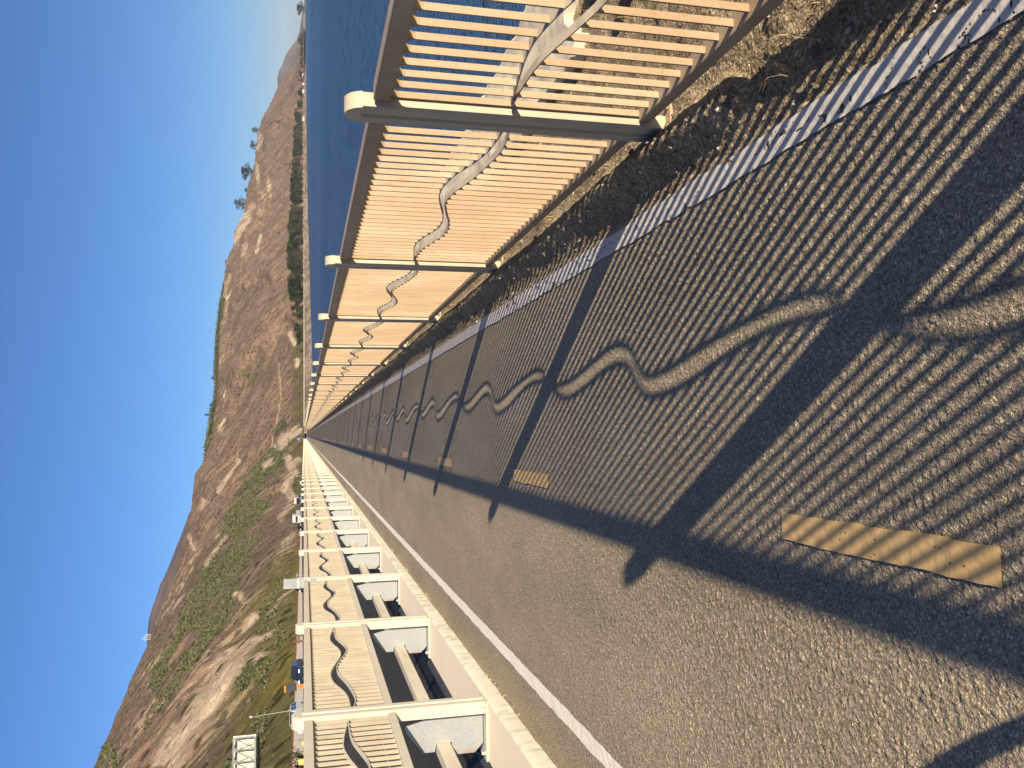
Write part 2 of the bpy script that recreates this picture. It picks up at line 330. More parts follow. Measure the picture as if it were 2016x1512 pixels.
def pathz(X, Y):
    X = np.asarray(X, float); Y = np.asarray(Y, float)
    return (fbm(X*2.2, Y*1.1, 3, 9)-0.5)*0.006
def stripe(name, label, x0, x1, y0, y1, mat, rag, seed, chip=0.0, lift=0.0062, step=0.006):
    """worn painted line: a thin grid with ragged borders and flaked holes"""
    yy = ysamples(y0, y1, step, 0.0006) if y1 > 12 else np.arange(y0, y1, step)
    nx = 24 if y1 <= 40 else 22
    xx = np.linspace(x0-rag, x1+rag, nx)
    X, Y = np.meshgrid(xx, yy)
    lo = x0+(fbm(Y*9, Y*0+seed, 4, seed)-0.5)*2*rag; hi = x1+(fbm(Y*9, Y*0+seed+40, 4, seed+2)-0.5)*2*rag
    X2 = np.clip(X, lo, hi)
    nearw = 1-sstep(5, 12, Y)
    Z = pathz(X2, Y)+lift+nearw*((fbm(X2*30, Y*30, 3, 7)-0.5)*0.004)
    cx = (X2[:-1, :-1]+X2[1:, 1:])/2; cy = (Y[:-1, :-1]+Y[1:, 1:])/2
    keep = (X2[:-1, 1:]-X2[:-1, :-1]) > 1e-5
    keep |= (X2[1:, 1:]-X2[1:, :-1]) > 1e-5
    if chip:
        crack = np.abs(fbm(cx*7, cy*7, 4, seed+5)-0.5)
        hole = fbm(cx*16, cy*11, 4, seed+9)
        keep &= ~(((crack < 0.006*chip) | (hole > (0.79-0.05*chip if chip > 0.5 else 0.86))) & (cy < 7))
    return tag(obj(name, gridmesh(name, np.stack([X2, Y, Z], -1), mat, keep=keep), loc=None), kind='structure')
stripe('white_edge_line', '', 0.945, 1.045, 0.5, 620, M['white'], 0.012, 3, chip=1.0)
stripe('white_edge_line', '', -1.83, -1.73, 0.5, 620, M['white2'], 0.010, 8)
for k in range(20):
    y = 1.70+k*3.84
    stripe('yellow_lane_dash', '', -0.38, -0.285, y, y+0.955, M['yellow'], 0.008, 20+k, chip=0.03 if k < 2 else 0, step=0.006 if k < 3 else 0.06)

# ------------------------------------------------------------------ fence parts
PITCH_F, NB, CLEAR = 0.1078, 30, 3.13
SPACING = 3.32
WA = [(0.13,.695),(0.2,.672),(.3,.66),(.45,.648),(.57,.654),(.74,.673),(.93,.696),(1.12,.734),(1.26,.762),(1.40,.772),(1.5,.768),(1.72,.724),(1.9,.675),(2.12,.643),(2.25,.642),(2.35,.652),(2.53,.69),(2.74,.732),(2.9,.742),(3.05,.742),(3.19,.737)]
WB = [(0.13,.697),(.2,.702),(.28,.699),(.42,.701),(.53,.710),(.66,.734),(.785,.767),(.88,.80),(1.04,.823),(1.21,.832),(1.32,.825),(1.425,.806),(1.6,.768),(1.72,.738),(1.85,.712),(1.97,.703),(2.08,.706),(2.19,.718),(2.35,.761),(2.58,.797),(2.72,.794),(2.86,.780),(3.05,.755),(3.19,.739)]
def smooth_curve(pts, n=90):
    xs = np.linspace(pts[0][0], pts[-1][0], n); z = np.interp(xs, [p[0] for p in pts], [p[1] for p in pts])
    for _ in range(5): z[1:-1] = (z[:-2]+2*z[1:-1]+z[2:])/4
    return xs, z
def ribbon_strip(mb, xs, z, th, d, up):
    n = len(xs); V = []
    for i in range(n):
        o = th*up
        V += [(-d/2, xs[i], z[i]), (d/2, xs[i], z[i]), (d/2, xs[i], z[i]+o), (-d/2, xs[i], z[i]+o)]
    F = []
    for i in range(n-1):
        for j in range(4): F.append((4*i+j, 4*i+(j+1) % 4, 4*i+4+(j+1) % 4, 4*i+4+j))
    F += [(0, 1, 2, 3), (4*n-4, 4*n-3, 4*n-2, 4*n-1)]
    mb.add(V, F)
def make_panel_meshes(zb0, zb1, zt0, zt1, wof, mat, name, pmat=None):
    pmat = pmat or mat
    y0 = (SPACING-CLEAR)/2; y1 = y0+CLEAR
    xa, za = smooth_curve(WA); xb, zb = smooth_curve(WB); za = za+wof; zb = zb+wof
    pk = MB(); d = 0.027; t = 0.0095
    ys = [y0+0.012+i*PITCH_F*0.9985 for i in range(NB)]
    ys = [y0+0.001+t/2+i*(CLEAR-t-0.002)/(NB-1) for i in range(NB)]
    for i, y in enumerate(ys):
        if xa[0] < y < xa[-1]:
            a = np.interp(y, xa, za)-0.004; b = np.interp(y, xb, zb)+0.004
            pk.box(-d/2, d/2, y-t/2, y+t/2, zb1, a); pk.box(-d/2, d/2, y-t/2, y+t/2, b, zt0)
        else: pk.box(-d/2, d/2, y-t/2, y+t/2, zb1, zt0)
        if i < NB-1:                                            # arched heads between the pickets
            g0 = y+t/2; g1 = ys[i+1]-t/2; mid = (g0+g1)/2; hw = (g1-g0)/2; h = 0.038
            for s in (-1, 1):
                arc = [(mid+s*hw*math.cos(q), zt0-h+h*math.sin(q)) for q in np.linspace(0, math.pi/2, 6)]
                pk.prism(arc+[(mid+s*hw, zt0)], 'x', -d/2+0.0005, d/2-0.0005)
    wv = MB(); D = 0.034
    ribbon_strip(wv, xa, za, 0.006, D, -1); ribbon_strip(wv, xb, zb, 0.006, D, 1)
    tr = MB(); tr.box(-0.036, 0.036, y0+0.012, y1-0.012, zt0, zt1)
    for yy in (y0-0.02, y1-0.012): tr.box(-0.026, 0.026, yy, yy+0.032, zt0+0.01, zt1-0.01)
    br = MB(); br.box(-0.036, 0.036, y0+0.004, y1-0.004, zb0, zb1)
    allm = MB()
    allm.add(pk.v, pk.f, 1); allm.add(wv.v, wv.f)
    allm.box(-0.036, 0.036, y0, y1, zt0, zt1); allm.box(-0.036, 0.036, y0, y1, zb0, zb1)
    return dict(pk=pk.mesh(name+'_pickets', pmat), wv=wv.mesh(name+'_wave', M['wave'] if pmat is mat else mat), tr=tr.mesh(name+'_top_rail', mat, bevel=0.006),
                br=br.mesh(name+'_bottom_rail', mat, bevel=0.006), all=allm.mesh(name+'_panel', [mat, pmat], fix=True), raw=allm)
def make_post_mesh(z0, ztop, mat, wx=0.05, wy=0.095, name='post'):
    g, dp = 0.020, 0.013; mb = MB(); zc = ztop-wy
    c = 0.012
    def sec(groove):
        L = [(-wx, -wy+c), (-wx, -g)] + ([(-wx+dp, -g+0.008), (-wx+dp, g-0.008)] if groove else [(-wx, -g+0.008), (-wx, g-0.008)]) + [(-wx, g), (-wx, wy-c), (-wx+c*0.5, wy), ]
        Rr = [(-x, -y) for x, y in L]
        # counter-clockwise outline
        return L + [(wx-c*0.5, wy)] + [(x, y) for x, y in Rr] + [(-wx+c*0.5, -wy)]
    s1 = sec(True); zg = zc+0.02
    mb.prism([(p[0], p[1]) for p in s1], 'z', z0, zg)
    s0 = sec(False)
    mb.prism([(p[0], p[1]) for p in s0], 'z', zg, zc+0.0301) if False else None
    n = 20; top = [(-wy, zg)] + [(wy, zg)] + [(wy*math.cos(a), zc+wy*math.sin(a)) for a in np.linspace(math.asin(0.02/wy), math.pi-math.asin(0.02/wy), n)]
    mb.prism(top, 'x', -wx, wx)
    return mb.mesh(name, mat, bevel=0.004)

FX = 1.41
pm = make_panel_meshes(0.095, 0.150, 1.252, 1.322, 0.0, M['paint'], 'cream_fence')
post_me = make_post_mesh(0.018, 1.435, M['post'], wx=0.035, wy=0.092, name='fence_post')
bp = MB(); bp.box(-0.10, 0.08, -0.14, 0.14, 0.0, 0.018)
for sx in (-0.075, 0.06):
    for sy in (-0.115, 0.115): bp.tube((sx, sy, 0.018), (sx, sy, 0.04), 0.012, n=6)
bp_me = bp.mesh('base_plate', M['paint'])
fence = thing('bike_path_fence', 'cream metal picket fence with wavy ribbon cut-outs between the bike path and the sea', 'fence', (FX, 0, 0))
FY0 = 0.265
def add_panel(par, p, y):
    o = obj('fence_panel', p['pk'], par, (0, y, 0))
    obj('wave_ribbon', p['wv'], o); obj('top_rail', p['tr'], o); obj('bottom_rail', p['br'], o)
for k in range(-2, 97):
    y = FY0+k*SPACING
    if k < 26: add_panel(fence, pm, y)
    else: obj('fence_panel', pm['all'], fence, (0, y, 0))
    o = obj('fence_post', post_me, fence, (-0.027, y, 0))
    if k < 26: obj('base_plate', bp_me, o)
def low_panel(mb, y, z0, z1, x=0):
    mb.box(x-0.036, x+0.036, y, y+SPACING, z1-0.07, z1); mb.box(x-0.036, x+0.036, y, y+SPACING, z0, z0+0.055)
    for i in range(30):
        yy = y+0.1+i*0.1075; mb.box(x-0.014, x+0.014, yy-0.0036, yy+0.0036, z0+0.055, z1-0.07)
    mb.box(x-0.05, x+0.05, y-0.09, y+0.09, 0.0 if z0 < 0.5 else z0-0.7, z1+0.1)
lp = MB()
for k in range(97, 175): low_panel(lp, FY0+k*SPACING, 0.095, 1.322)
tag(lp.build('distant_fence_run', M['paint'], fence, fix=False), kind='stuff')

# ---- left railing on its kerb wall
LX = -2.25; LY0 = 7.08
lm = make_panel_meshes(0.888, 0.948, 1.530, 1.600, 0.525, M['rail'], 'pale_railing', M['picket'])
lpost = make_post_mesh(0.155, 1.695, M['rail'], name='railing_post')
gp = MB()
gp.prism([(-0.055, 0.165), (-0.055, 0.545), (-0.115, 0.81), (-0.16, 0.80), (-0.335, 0.66), (-0.335, 0.565), (-0.27, 0.55), (-0.27, 0.425), (-0.37, 0.415), (-0.37, 0.235), (-0.30, 0.165)], 'y', -0.030, -0.018)
gp_me = gp.mesh('gusset_plate', M['galv'])
lb = MB(); lb.box(-0.42, 0.055, -0.13, 0.13, 0.137, 0.155)
for sx in (-0.36, 0.02):
    for sy in (-0.10, 0.10): lb.tube((sx, sy, 0.155), (sx, sy, 0.19), 0.014, n=6)
lb_me = lb.mesh('base_plate', M['rail'])
rl = thing('bike_path_railing', 'pale steel railing with wave cut-out panels standing on the concrete kerb wall beside the freeway', 'railing', (LX, 0, 0))
for k in range(-4, 95):
    y = LY0+k*SPACING
    if k < 26: add_panel(rl, lm, y)
    else: obj('railing_panel', lm['all'], rl, (0, y, 0))
    o = obj('railing_post', lpost, rl, (0, y, 0))
    obj('gusset_plate', gp_me, o)
    if k < 26: obj('base_plate', lb_me, o)
for o in rl.children:
    if o.name.startswith('fence_panel'): o.name = 'railing_panel'
lp = MB()
for k in range(95, 170): low_panel(lp, LY0+k*SPACING, 0.888, 1.6)
tag(lp.build('distant_railing_run', M['rail'], rl, fix=False), kind='stuff')
bm_ = MB(); bm_.box(-0.365, -0.272, -8, 560, 0.435, 0.548); bm_.build('guard_beam', M['beam'], rl, bevel=0.008)
bm_ = MB(); bm_.box(-0.62, -0.56, -8, 560, 0.02, 0.10); bm_.build('lower_guard_rail', M['dgrey'], rl)
# kerb wall: upright face, narrow chamfer and flat ledge
kw = thing('kerb_wall', 'low weathered concrete kerb wall with a flat tan ledge under the pale railing', 'wall', (0, 0, 0))
yk = np.concatenate([np.arange(-8, 30, 0.05), ysamples(30, 600, 0.3, 0.002)])
prof = [(-2.185, -0.06), (-2.186, 0.03), (-2.188, 0.075), (-2.19, 0.118), (-2.205, 0.135)]
PXk = np.array([[p[0] for p in prof]]*len(yk)); PZk = np.array([[p[1] for p in prof]]*len(yk)); PYk = np.repeat(yk[:, None], len(prof), 1)
nz = (fbm(PYk*3, PZk*6, 4, 5)-0.5)*0.012; joint = np.exp(-((((PYk+0.35) % 1.66)-0.83)/0.012)**2)*0.006
PXk = PXk+nz-joint
PXk[:, 0] += (fbm(yk*5, yk*0, 4, 3)-0.5)*0.05
obj('kerb_face', gridmesh('kerb_face', np.stack([PXk, PYk, PZk], -1)[:, ::-1], M['curb']), kw)
lg = MB(); lg.prism([(-2.206, 0.134), (-2.665, 0.137), (-2.665, -3.2), (-2.3, -3.2)], 'y', -8, 600); lg.build('ledge', M['ledge'], kw)

# sign panel clamped to the third left post
sp = thing('sign_panel', 'small blank grey metal panel clamped upright to a post of the left railing', 'sign', (LX-0.01, LY0+2*SPACING-0.10, 0))
q = MB(); q.box(-0.075, 0.075, -0.012, -0.004, 1.42, 1.90); q.build('panel', M['sheet'], sp)
for z in (1.66, 1.50):
    q = MB(); q.box(-0.075, 0.075, -0.030, -0.0125, z, z+0.035); q.build('clamp', M['beam'], sp)

# ------------------------------------------------------------------ boulders, gravel, dry grass
def rock_mesh(name, mat, seed):
    bm = bmesh.new(); bmesh.ops.create_icosphere(bm, subdivisions=3, radius=1)
    rr = random.Random(seed); pl = [(Vector((rr.gauss(0, 1), rr.gauss(0, 1), rr.gauss(0, 1))).normalized(), rr.uniform(0.55, 0.85)) for _ in range(11)]
    for v in bm.verts:
        for n, dd in pl:
            h = v.co.dot(n)-dd
            if h > 0: v.co -= n*h
        v.co *= 1+0.06*(float(vnoise(v.co.x*4+seed, v.co.y*4+v.co.z*3, seed))-0.5)
    me = bpy.data.meshes.new(name); bm.to_mesh(me); bm.free(); me.materials.append(mat); return me
rocks = [rock_mesh('boulder', M[k], i) for i, k in enumerate(('rock', 'rock_dark', 'rock_pale', 'rock', 'rock_dark', 'rock'))]
rk = [(2.62, 4.35, 0.13, 1, 'small dark boulder lying in front of the broken end of the seawall cap'), (2.3, 3.9, 0.10, 0, 'fist sized tan rock lying on the dirt behind the nearest fence panel')]
for x, y, r, i, lab in rk:
    o = obj('boulder', rocks[i], None, (x, y, float(shoulder_z(np.array(x), np.array(y)))+r*0.3)); o.scale = (r*1.1, r*1.3, r*0.8); o.rotation_euler = (0, 0, random.uniform(0, 6))
    tag(o, lab, 'boulder')
for k in range(70):
    y = 3.5+ (k/70)**1.7*90; x = 3.3+random.random()*3.0; r = random.uniform(0.25, 0.6); i = random.randrange(6)
    o = obj('boulder', rocks[i], None, (x, y, float(shoulder_z(np.array(x), np.array(y)))+r*0.1)); o.scale = (r*1.2, r*1.2, r*0.85); o.rotation_euler = (random.uniform(-.3, .3), random.uniform(-.3, .3), random.uniform(0, 6))
    tag(o, 'riprap boulder on the sea bank behind the cream fence', 'boulder', 'riprap boulders on the sea bank')
yw = np.concatenate([np.arange(4.72, 14, 0.045), ysamples(14, 560, 0.2, 0.004)]); xw_ = np.concatenate([[2.22, 2.222], np.linspace(2.24, 3.0, 18), [3.02, 3.025]])
PX, PY = np.meshgrid(xw_, yw); PZ = 0.045+(fbm(PX*6, PY*4, 4, 44)-0.5)*0.05+(fbm(PX*28, PY*28, 3, 46)-0.5)*0.02
PX = PX+(fbm(PY*3, PX*0, 4, 12)-0.5)*0.14*np.abs((PX-2.62)/0.4); PY = PY+(np.exp(-(PY-4.72)*2.5))*(fbm(PX*4, PX*0+1, 4, 19)-0.5)*0.9
PZ[:, 0] = -0.5; PZ[:, -1] = -0.9; PZ[0, :] = -0.5
tag(obj('seawall_cap', gridmesh('seawall_cap', np.stack([PX, PY, PZ], -1), M['oldconc'])), 'rough pale concrete seawall cap with a broken end running behind the cream fence', 'seawall')
gv = MB()
for k in range(1700):
    y = 0.9+random.random()**1.8*9; x = random.uniform(1.07, 2.7) if random.random() < 0.75 else random.uniform(1.05, 1.35)
    r = random.uniform(0.004, 0.013) if random.random() < 0.93 else random.uniform(0.014, 0.03)
    z = float(shoulder_z(np.array(x), np.array(y))); a = random.uniform(0, 6); V = []
    for j in range(5): V.append((x+r*math.cos(a+j*1.257)*random.uniform(.7, 1.1), y+r*math.sin(a+j*1.257)*random.uniform(.7, 1.1), z))
    V.append((x+random.uniform(-.3, .3)*r, y+random.uniform(-.3, .3)*r, z+r*random.uniform(.5, 1)))
    gv.add(V, [(j, (j+1) % 5, 5) for j in range(5)], random.choice((0, 0, 1, 1, 1, 2)))
tag(gv.build('gravel', [M['rock'], M['rock_dark'], M['rock_pale']], fix=False), kind='stuff')
gr = MB()
def tuft(x, y, n, h):
    z = float(shoulder_z(np.array(x), np.array(y)))-0.005
    for _ in range(n):
        a = random.uniform(0, 6.28); ln = h*random.uniform(.5, 1.1); lean = random.uniform(.2, .9); bx = x+random.gauss(0, .015); by = y+random.gauss(0, .015)
        p0 = Vector((bx, by, z)); p1 = p0+Vector((math.cos(a)*lean*ln*.4, math.sin(a)*lean*ln*.4, ln*.7)); p2 = p1+Vector((math.cos(a)*lean*ln*.5, math.sin(a)*lean*ln*.5, ln*.15))
        s = Vector((-math.sin(a), math.cos(a), 0))*0.0016
        gr.add([p0-s, p0+s, p1+s*.8, p1-s*.8, p2], [(0, 1, 2, 3), (3, 2, 4)])
for x, y in ((1.40, 5.35), (1.41, 6.5), (1.33, 2.2), (1.25, 2.35), (1.42, 12.3), (1.2, 2.5), (1.44, 4.3), (1.38, 9.1)): tuft(x, y, 14, 0.16)
for k in range(60): tuft(random.uniform(1.5, 2.7), 0.8+random.random()*8, 7, random.uniform(.04, .12))
for k in range(8): tuft(random.uniform(1.12, 1.38), 0.9+random.random()*2.0, 3, random.uniform(.03, .06))
tag(gr.build('dry_grass', M['straw'], fix=False), kind='stuff')
dl = MB()
for y in np.arange(5.0, 34, 0.03):                 # weeds and dirt caught along the foot of the kerb
    if vnoise(np.array(y*1.3), np.array(2.0), 4) < 0.62: continue
    x = -2.165+random.uniform(-.01, .025); r = random.uniform(.004, .011)
    dl.add([(x-r, y-r, .0), (x+r, y-r, .0), (x+r, y+r, .0), (x-r, y+r, .0), (x, y, r*1.5)], [(0, 1, 4), (1, 2, 4), (2, 3, 4), (3, 0, 4)], random.choice((0, 1, 1, 1, 1)))
tag(dl.build('kerb_debris', [M['straw'], M['rock_dark']], fix=False), kind='stuff')

# ------------------------------------------------------------------ freeway and its far wall
def fz(X, Y): return np.interp(X, [-36, -33, -22, -17, -3, -2.6], [1.35, 1.3, 0.5, -2.1, -2.6, -2.6])+0.003*np.clip(Y, 0, 600)
xf = np.linspace(-36, -2.64, 30); yf = np.concatenate([np.linspace(-30, 100, 60), np.linspace(110, 640, 50)])
PX, PY = np.meshgrid(xf, yf); tag(obj('freeway', gridmesh('freeway', np.stack([PX, PY, fz(PX, PY)], -1), M['road'])), kind='structure')
for x in (-4.4, -14.6, -30.5):
    yy = np.linspace(-20, 600, 200); X, Y = np.meshgrid(np.array([x-.06, x+.06]), yy)
    tag(obj('freeway_lane_line', gridmesh('freeway_lane_line', np.stack([X, Y, fz(X, Y)+.006], -1), M['white'])), kind='structure')
fw = thing('retaining_wall', 'long grey concrete wall with a rust brown rail on top at the far side of the freeway', 'wall')
q = MB(); q.prism([(-33.6, 0.2), (-34.6, 2.72), (-35.2, 2.72), (-35.2, 0.2)], 'y', 30, 470); q.build('wall_face', M['conc'], fw)
q = MB(); q.box(-34.75, -34.6, 30, 470, 2.722, 2.88)
for y in range(32, 470, 4): q.box(-34.85, -34.76, y, y+0.12, 2.722, 3.05 if y % 12 == 0 else 2.95)
q.build('top_rail', M['rust'], fw)

# ------------------------------------------------------------------ hills, shore, sea
def bearing(x, y):       # photo position -> compass bearing and elevation (degrees) from where the photographer stands
    d = FWD+RIGHT*((756-y)/1680)-CUP*((x-1008)/1680)
    return math.degrees(math.atan2(d.x, d.y)), math.degrees(math.atan2(d.z, math.hypot(d.x, d.y)))
SIL = [(-40,14.0),(-30,13.2),(-19.84,11.79),(-19.05,11.48),(-18.64,11.33),(-17.68,10.93),(-16.37,10.52),(-15.53,10.17),(-14.65,9.96),(-13.73,9.54),(-13.14,9.32),(-12.64,9.04),(-11.83,8.74),(-11.01,8.57),(-10.54,8.45),(-9.81,8.16),(-9.06,7.87),(-7.64,7.51),(-6.38,7.21),(-5.93,6.96),(-4.74,6.89),(-4.01,6.79),(-2.88,6.68),(-2.24,6.51),(-2.02,6.42),(-1.65,6.13),(-0.94,6.01),(-0.01,5.90),(0.44,5.81),(1.31,5.75),(1.98,5.57),(2.99,5.45),(4.31,5.48),(5.90,5.42),(7.29,5.29),(8.38,5.16),(9.45,4.97),(10.09,4.87),(10.92,4.80),(11.25,4.65),(11.86,4.43),(12.37,4.33),(13.07,4.26),(13.68,3.89),(14.20,3.64),(15.18,3.50),(15.78,3.40),(16.37,3.24),(17.00,3.05),(17.60,2.92),(18.46,2.85),(19.13,2.81),(19.72,2.59),(20.02,2.50),(20.71,2.10),(21.21,1.85),(21.79,1.55),(22.53,1.18),(23.03,0.82),(23.40,0.57),(23.85,0.36),(24.39,0.18),(25.5,0.05)]
FOOT = [(-40,57),(-30,71),(-27,77),(-20,103),(-14,146),(-10,203),(-8,252),(-6,336),(-4,470),(-1,620),(2,720),(6,860),(10,1080),(14,1450),(18,2000),(22,2750),(26,3500)]
RIDGE = [(-40,260),(-27,340),(-20,430),(-14,600),(-8,800),(-4,930),(0,1120),(4,1320),(8,1560),(12,1900),(16,2450),(19,3000),(22,3700),(26,4600)]
FZ = [(-40,2.75),(-4,2.75),(0,1.5),(8,1.0),(26,1.0)]
I = lambda T, a: np.interp(a, [p[0] for p in T], [p[1] for p in T])
NA, NR = 860, 240
az = np.linspace(-36, 25.4, NA); tt = np.concatenate([np.linspace(0, 1, NR), [1.08, 1.25, 1.6]])
AZ, T = np.meshgrid(az, tt); rf = I(FOOT, AZ); rr = I(RIDGE, AZ); el = I(SIL, AZ)
rad = rf+(rr-rf)*T; X = rad*np.sin(np.radians(AZ)); Y = rad*np.cos(np.radians(AZ))
zr = EYE+rr*np.tan(np.radians(el)); z0 = I(FZ, AZ)
prof_ = np.where(T <= 1, T**0.92, 1-(T-1)*0.9)
wx = X+60*(fbm(X/190, Y/190, 3, 3)-0.5); wy = Y+0.30*X+90*(fbm(X/260, Y/260, 3, 14)-0.5)
lam = np.clip(rad*0.16, 30, 240)
gul = np.abs(fbm(wx/420, wy/115, 2, 41)-0.5)*2; gul2 = np.abs(fbm(wx/150, wy/38, 3, 53)-0.5)*2; gul3 = np.abs(fbm(wx/45, wy/11, 3, 77)-0.5)*2
env = np.clip(4*T*(1-T), 0, 1)*np.clip((1.0-T)*3.5, 0, 1)
Hh = zr-z0
Z = z0+Hh*np.clip(prof_, -1, 1)
amp = Hh*env
Z = Z+amp*(0.20*(gul-0.30)+0.05*(gul2-0.3)*np.clip(rad/300, .4, 1))+np.minimum(Hh*0.02, 3)*(gul3-0.3)*np.clip(T*6, 0, 1)*np.clip((1-T)*12, 0.15, 1)
Z = np.where(T > 1.01, np.minimum(Z, zr*0.98), Z)
rocky = (fbm(X/22, Y/22, 4, 61)-0.5)*np.clip(T*8, 0, 1)*rad*0.004; Z = Z+rocky
EL = np.degrees(np.arctan2(Z-EYE, rad))
def carve(pts, wid, depth):
    global Z
    B = [bearing(*p) for p in pts]; best = np.full(X.shape, 1e9); wid = wid*1.5; wob = 0.35*(fbm(X/80, Y/80, 3, 71)-0.5)
    for (a0, e0), (a1, e1) in zip(B[:-1], B[1:]):
        dx, dy = a1-a0, e1-e0; t = np.clip(((AZ-a0)*dx+(EL-e0)*dy)/(dx*dx+dy*dy), 0, 1)
        best = np.minimum(best, np.hypot(AZ+wob-a0-t*dx, EL-e0-t*dy))
    Z = Z-Hh*depth*0.55*np.exp(-(best/(wid/30.5))**2)*np.clip((1-T)*8, 0, 1)
carve([(508, 558), (478, 590), (458, 630), (438, 680)], 13, 0.16)
carve([(556, 640), (528, 668), (507, 715), (482, 755), (452, 810)], 12, 0.13)
carve([(545, 400), (515, 440), (490, 480)], 9, 0.10); carve([(560, 330), (535, 370), (515, 405)], 8, 0.10); carve([(550, 250), (530, 280), (515, 300)], 7, 0.10)
carve([(530, 880), (480, 930), (430, 990), (395, 1050)], 9, 0.08); carve([(560, 960), (500, 1040), (440, 1130), (380, 1230)], 9, 0.05); carve([(575, 1080), (520, 1180), (450, 1270), (390, 1350)], 8, 0.05); carve([(575, 1200), (500, 1320), (420, 1420)], 9, 0.05)
# plant cover, bare ground and painted gully shade, kept per vertex of the terrain
EL = np.degrees(np.arctan2(Z-EYE, rad))
C = np.ones(X.shape+(3,))
def lay(mask, col):
    global C
    mk = np.clip(mask, 0, 1)[..., None]; C = C*(1-mk)+np.array(col)*mk
n1 = fbm(X/60, Y/60, 4, 5); n2 = fbm(wx/70, wy/14, 4, 6); n3 = fbm(X/13, Y/13, 3, 8); n4 = fbm(wx/30, wy/7, 4, 12); n5 = fbm(X/7, Y/5, 4, 33); n6 = fbm(wx/9, wy/2.5, 3, 38)
C = C*np.array((0.245, 0.163, 0.112))
lay(sstep(0.45, 0.7, n1)*0.7, (0.20, 0.130, 0.092)); lay(sstep(0.5, 0.68, n2)*0.4, (0.31, 0.205, 0.125)); lay(sstep(0.56, 0.72, n3)*0.5, (0.135, 0.10, 0.07))
lay(sstep(0.50, 0.58, n5)*0.7, (0.12, 0.095, 0.058)); lay(sstep(0.55, 0.62, n6)*0.38, (0.42, 0.295, 0.185)); lay(sstep(0.50, 0.57, n4)*sstep(-5, -9, AZ)*0.45, (0.15, 0.128, 0.07)); lay(sstep(0.58, 0.63, 0.5*n6+0.5*n5)*sstep(-5, -9, AZ), (0.52, 0.38, 0.235))
lay(sstep(0.30, 0.12, gul)*0.55*sstep(0, .2, T), (0.13, 0.095, 0.07))  # gully floors darkened in the colour to deepen the relief shading
def patch(pts, wid, col, lo, hi, nz, strength=1.0, warp=1.0):
    best = np.full(X.shape, 1e9)
    B = [bearing(*p) for p in pts]
    ax = AZ+warp*0.9*(n3-0.5)+warp*1.2*(n1-0.5); ex = EL+warp*0.7*(n4-0.5)
    if len(B) == 1: B = B*2
    for (a0, e0), (a1, e1) in zip(B[:-1], B[1:]):
        dx, dy = a1-a0, e1-e0; L = dx*dx+dy*dy+1e-9
        t = np.clip(((ax-a0)*dx+(ex-e0)*dy)/L, 0, 1)
        best = np.minimum(best, np.hypot(ax-a0-t*dx, ex-e0-t*dy))
    w_ = wid/30.5
    br_ = 0.55*nz+0.25*n6+0.20*n5; m0, m1 = np.mean(br_), np.mean(nz)
    lay(sstep(w_, w_*0.55, best+w_*0.9*(n6-0.5))*sstep(lo, lo+(hi-lo)*0.6, br_+(m1-m0))*strength*(0.75+0.5*n5), col)
GREEN = (0.105, 0.108, 0.050); DKG = (0.075, 0.080, 0.042); SAND = (0.50, 0.385, 0.255); PALE = (0.58, 0.46, 0.30); OLIVE = (0.125, 0.115, 0.045)
# ice plant and dry scrub along the foot
lay(sstep(0.20, 0.02, T)*sstep(-6, -9, AZ)*0.9, (0.135, 0.125, 0.045)); lay(sstep(0.13, 0.0, T)*sstep(-6, -9, AZ)*sstep(.38, .6, n3), (0.20, 0.165, 0.045))
lay(sstep(0.10, 0.02, T)*sstep(-7, -4, AZ)*sstep(9, 6, AZ)*0.8, (0.10, 0.095, 0.04))
patch([(548, 890), (505, 950), (470, 1020), (430, 1120), (385, 1220)], 34, GREEN, .40, .56, n4)
patch([(500, 1000), (470, 1080), (440, 1150)], 34, (0.105, 0.115, 0.05), .46, .60, n3)
patch([(460, 1130), (400, 1230), (330, 1360)], 46, GREEN, .50, .60, n4)
patch([(380, 1330), (300, 1420), (220, 1490)], 40, DKG, .58, .66, n4)
patch([(560, 1130), (520, 1230), (470, 1330)], 30, GREEN, .52, .62, n4)
patch([(330, 1300), (310, 1340)], 12, GREEN, .3, .45, n3); patch([(345, 1280), (322, 1318)], 10, GREEN, .3, .45, n3); patch([(215, 1475), (225, 1500)], 9, DKG, .3, .4, n3)
for P_, w_, lo in (([(345, 1512), (380, 1420), (430, 1345), (480, 1270)], 24, .36), ([(385, 1420), (420, 1365), (450, 1310)], 26, .28), ([(320, 1500), (350, 1450)], 20, .36), ([(455, 1290), (500, 1225)], 10, .42), ([(380, 1330), (410, 1300)], 7, .4),
                   ([(480, 1180), (540, 1120), (570, 1060)], 16, .50), ([(500, 1290), (545, 1210), (575, 1160)], 18, .5), ([(330, 1200), (350, 1170)], 14, .5), ([(270, 1420), (262, 1450)], 8, .45), ([(300, 1380), (290, 1410)], 8, .45), ([(480, 1185), (468, 1165)], 7, .3)):
    patch(P_, w_, SAND, lo, lo+.14, n4)
patch([(395, 1410), (440, 1330)], 12, PALE, .35, .5, n3)
for P_, w_, lo in (([(584, 845), (562, 862), (548, 880)], 13, .30), ([(565, 900), (580, 930)], 10, .35), ([(585, 905), (560, 960), (578, 985)], 11, .42), ([(578, 985), (552, 1020)], 9, .4), ([(522, 915), (535, 905)], 10, .4), ([(470, 905), (430, 965)], 4, .3), ([(445, 1055), (405, 1110)], 5, .3), ([(425, 1055), (440, 1030)], 5, .45), ([(372, 1052), (383, 1085)], 4, .35), ([(402, 985), (396, 1000)], 6, .35)):
    patch(P_, w_, SAND, lo, lo+.15, n4, warp=0.35)
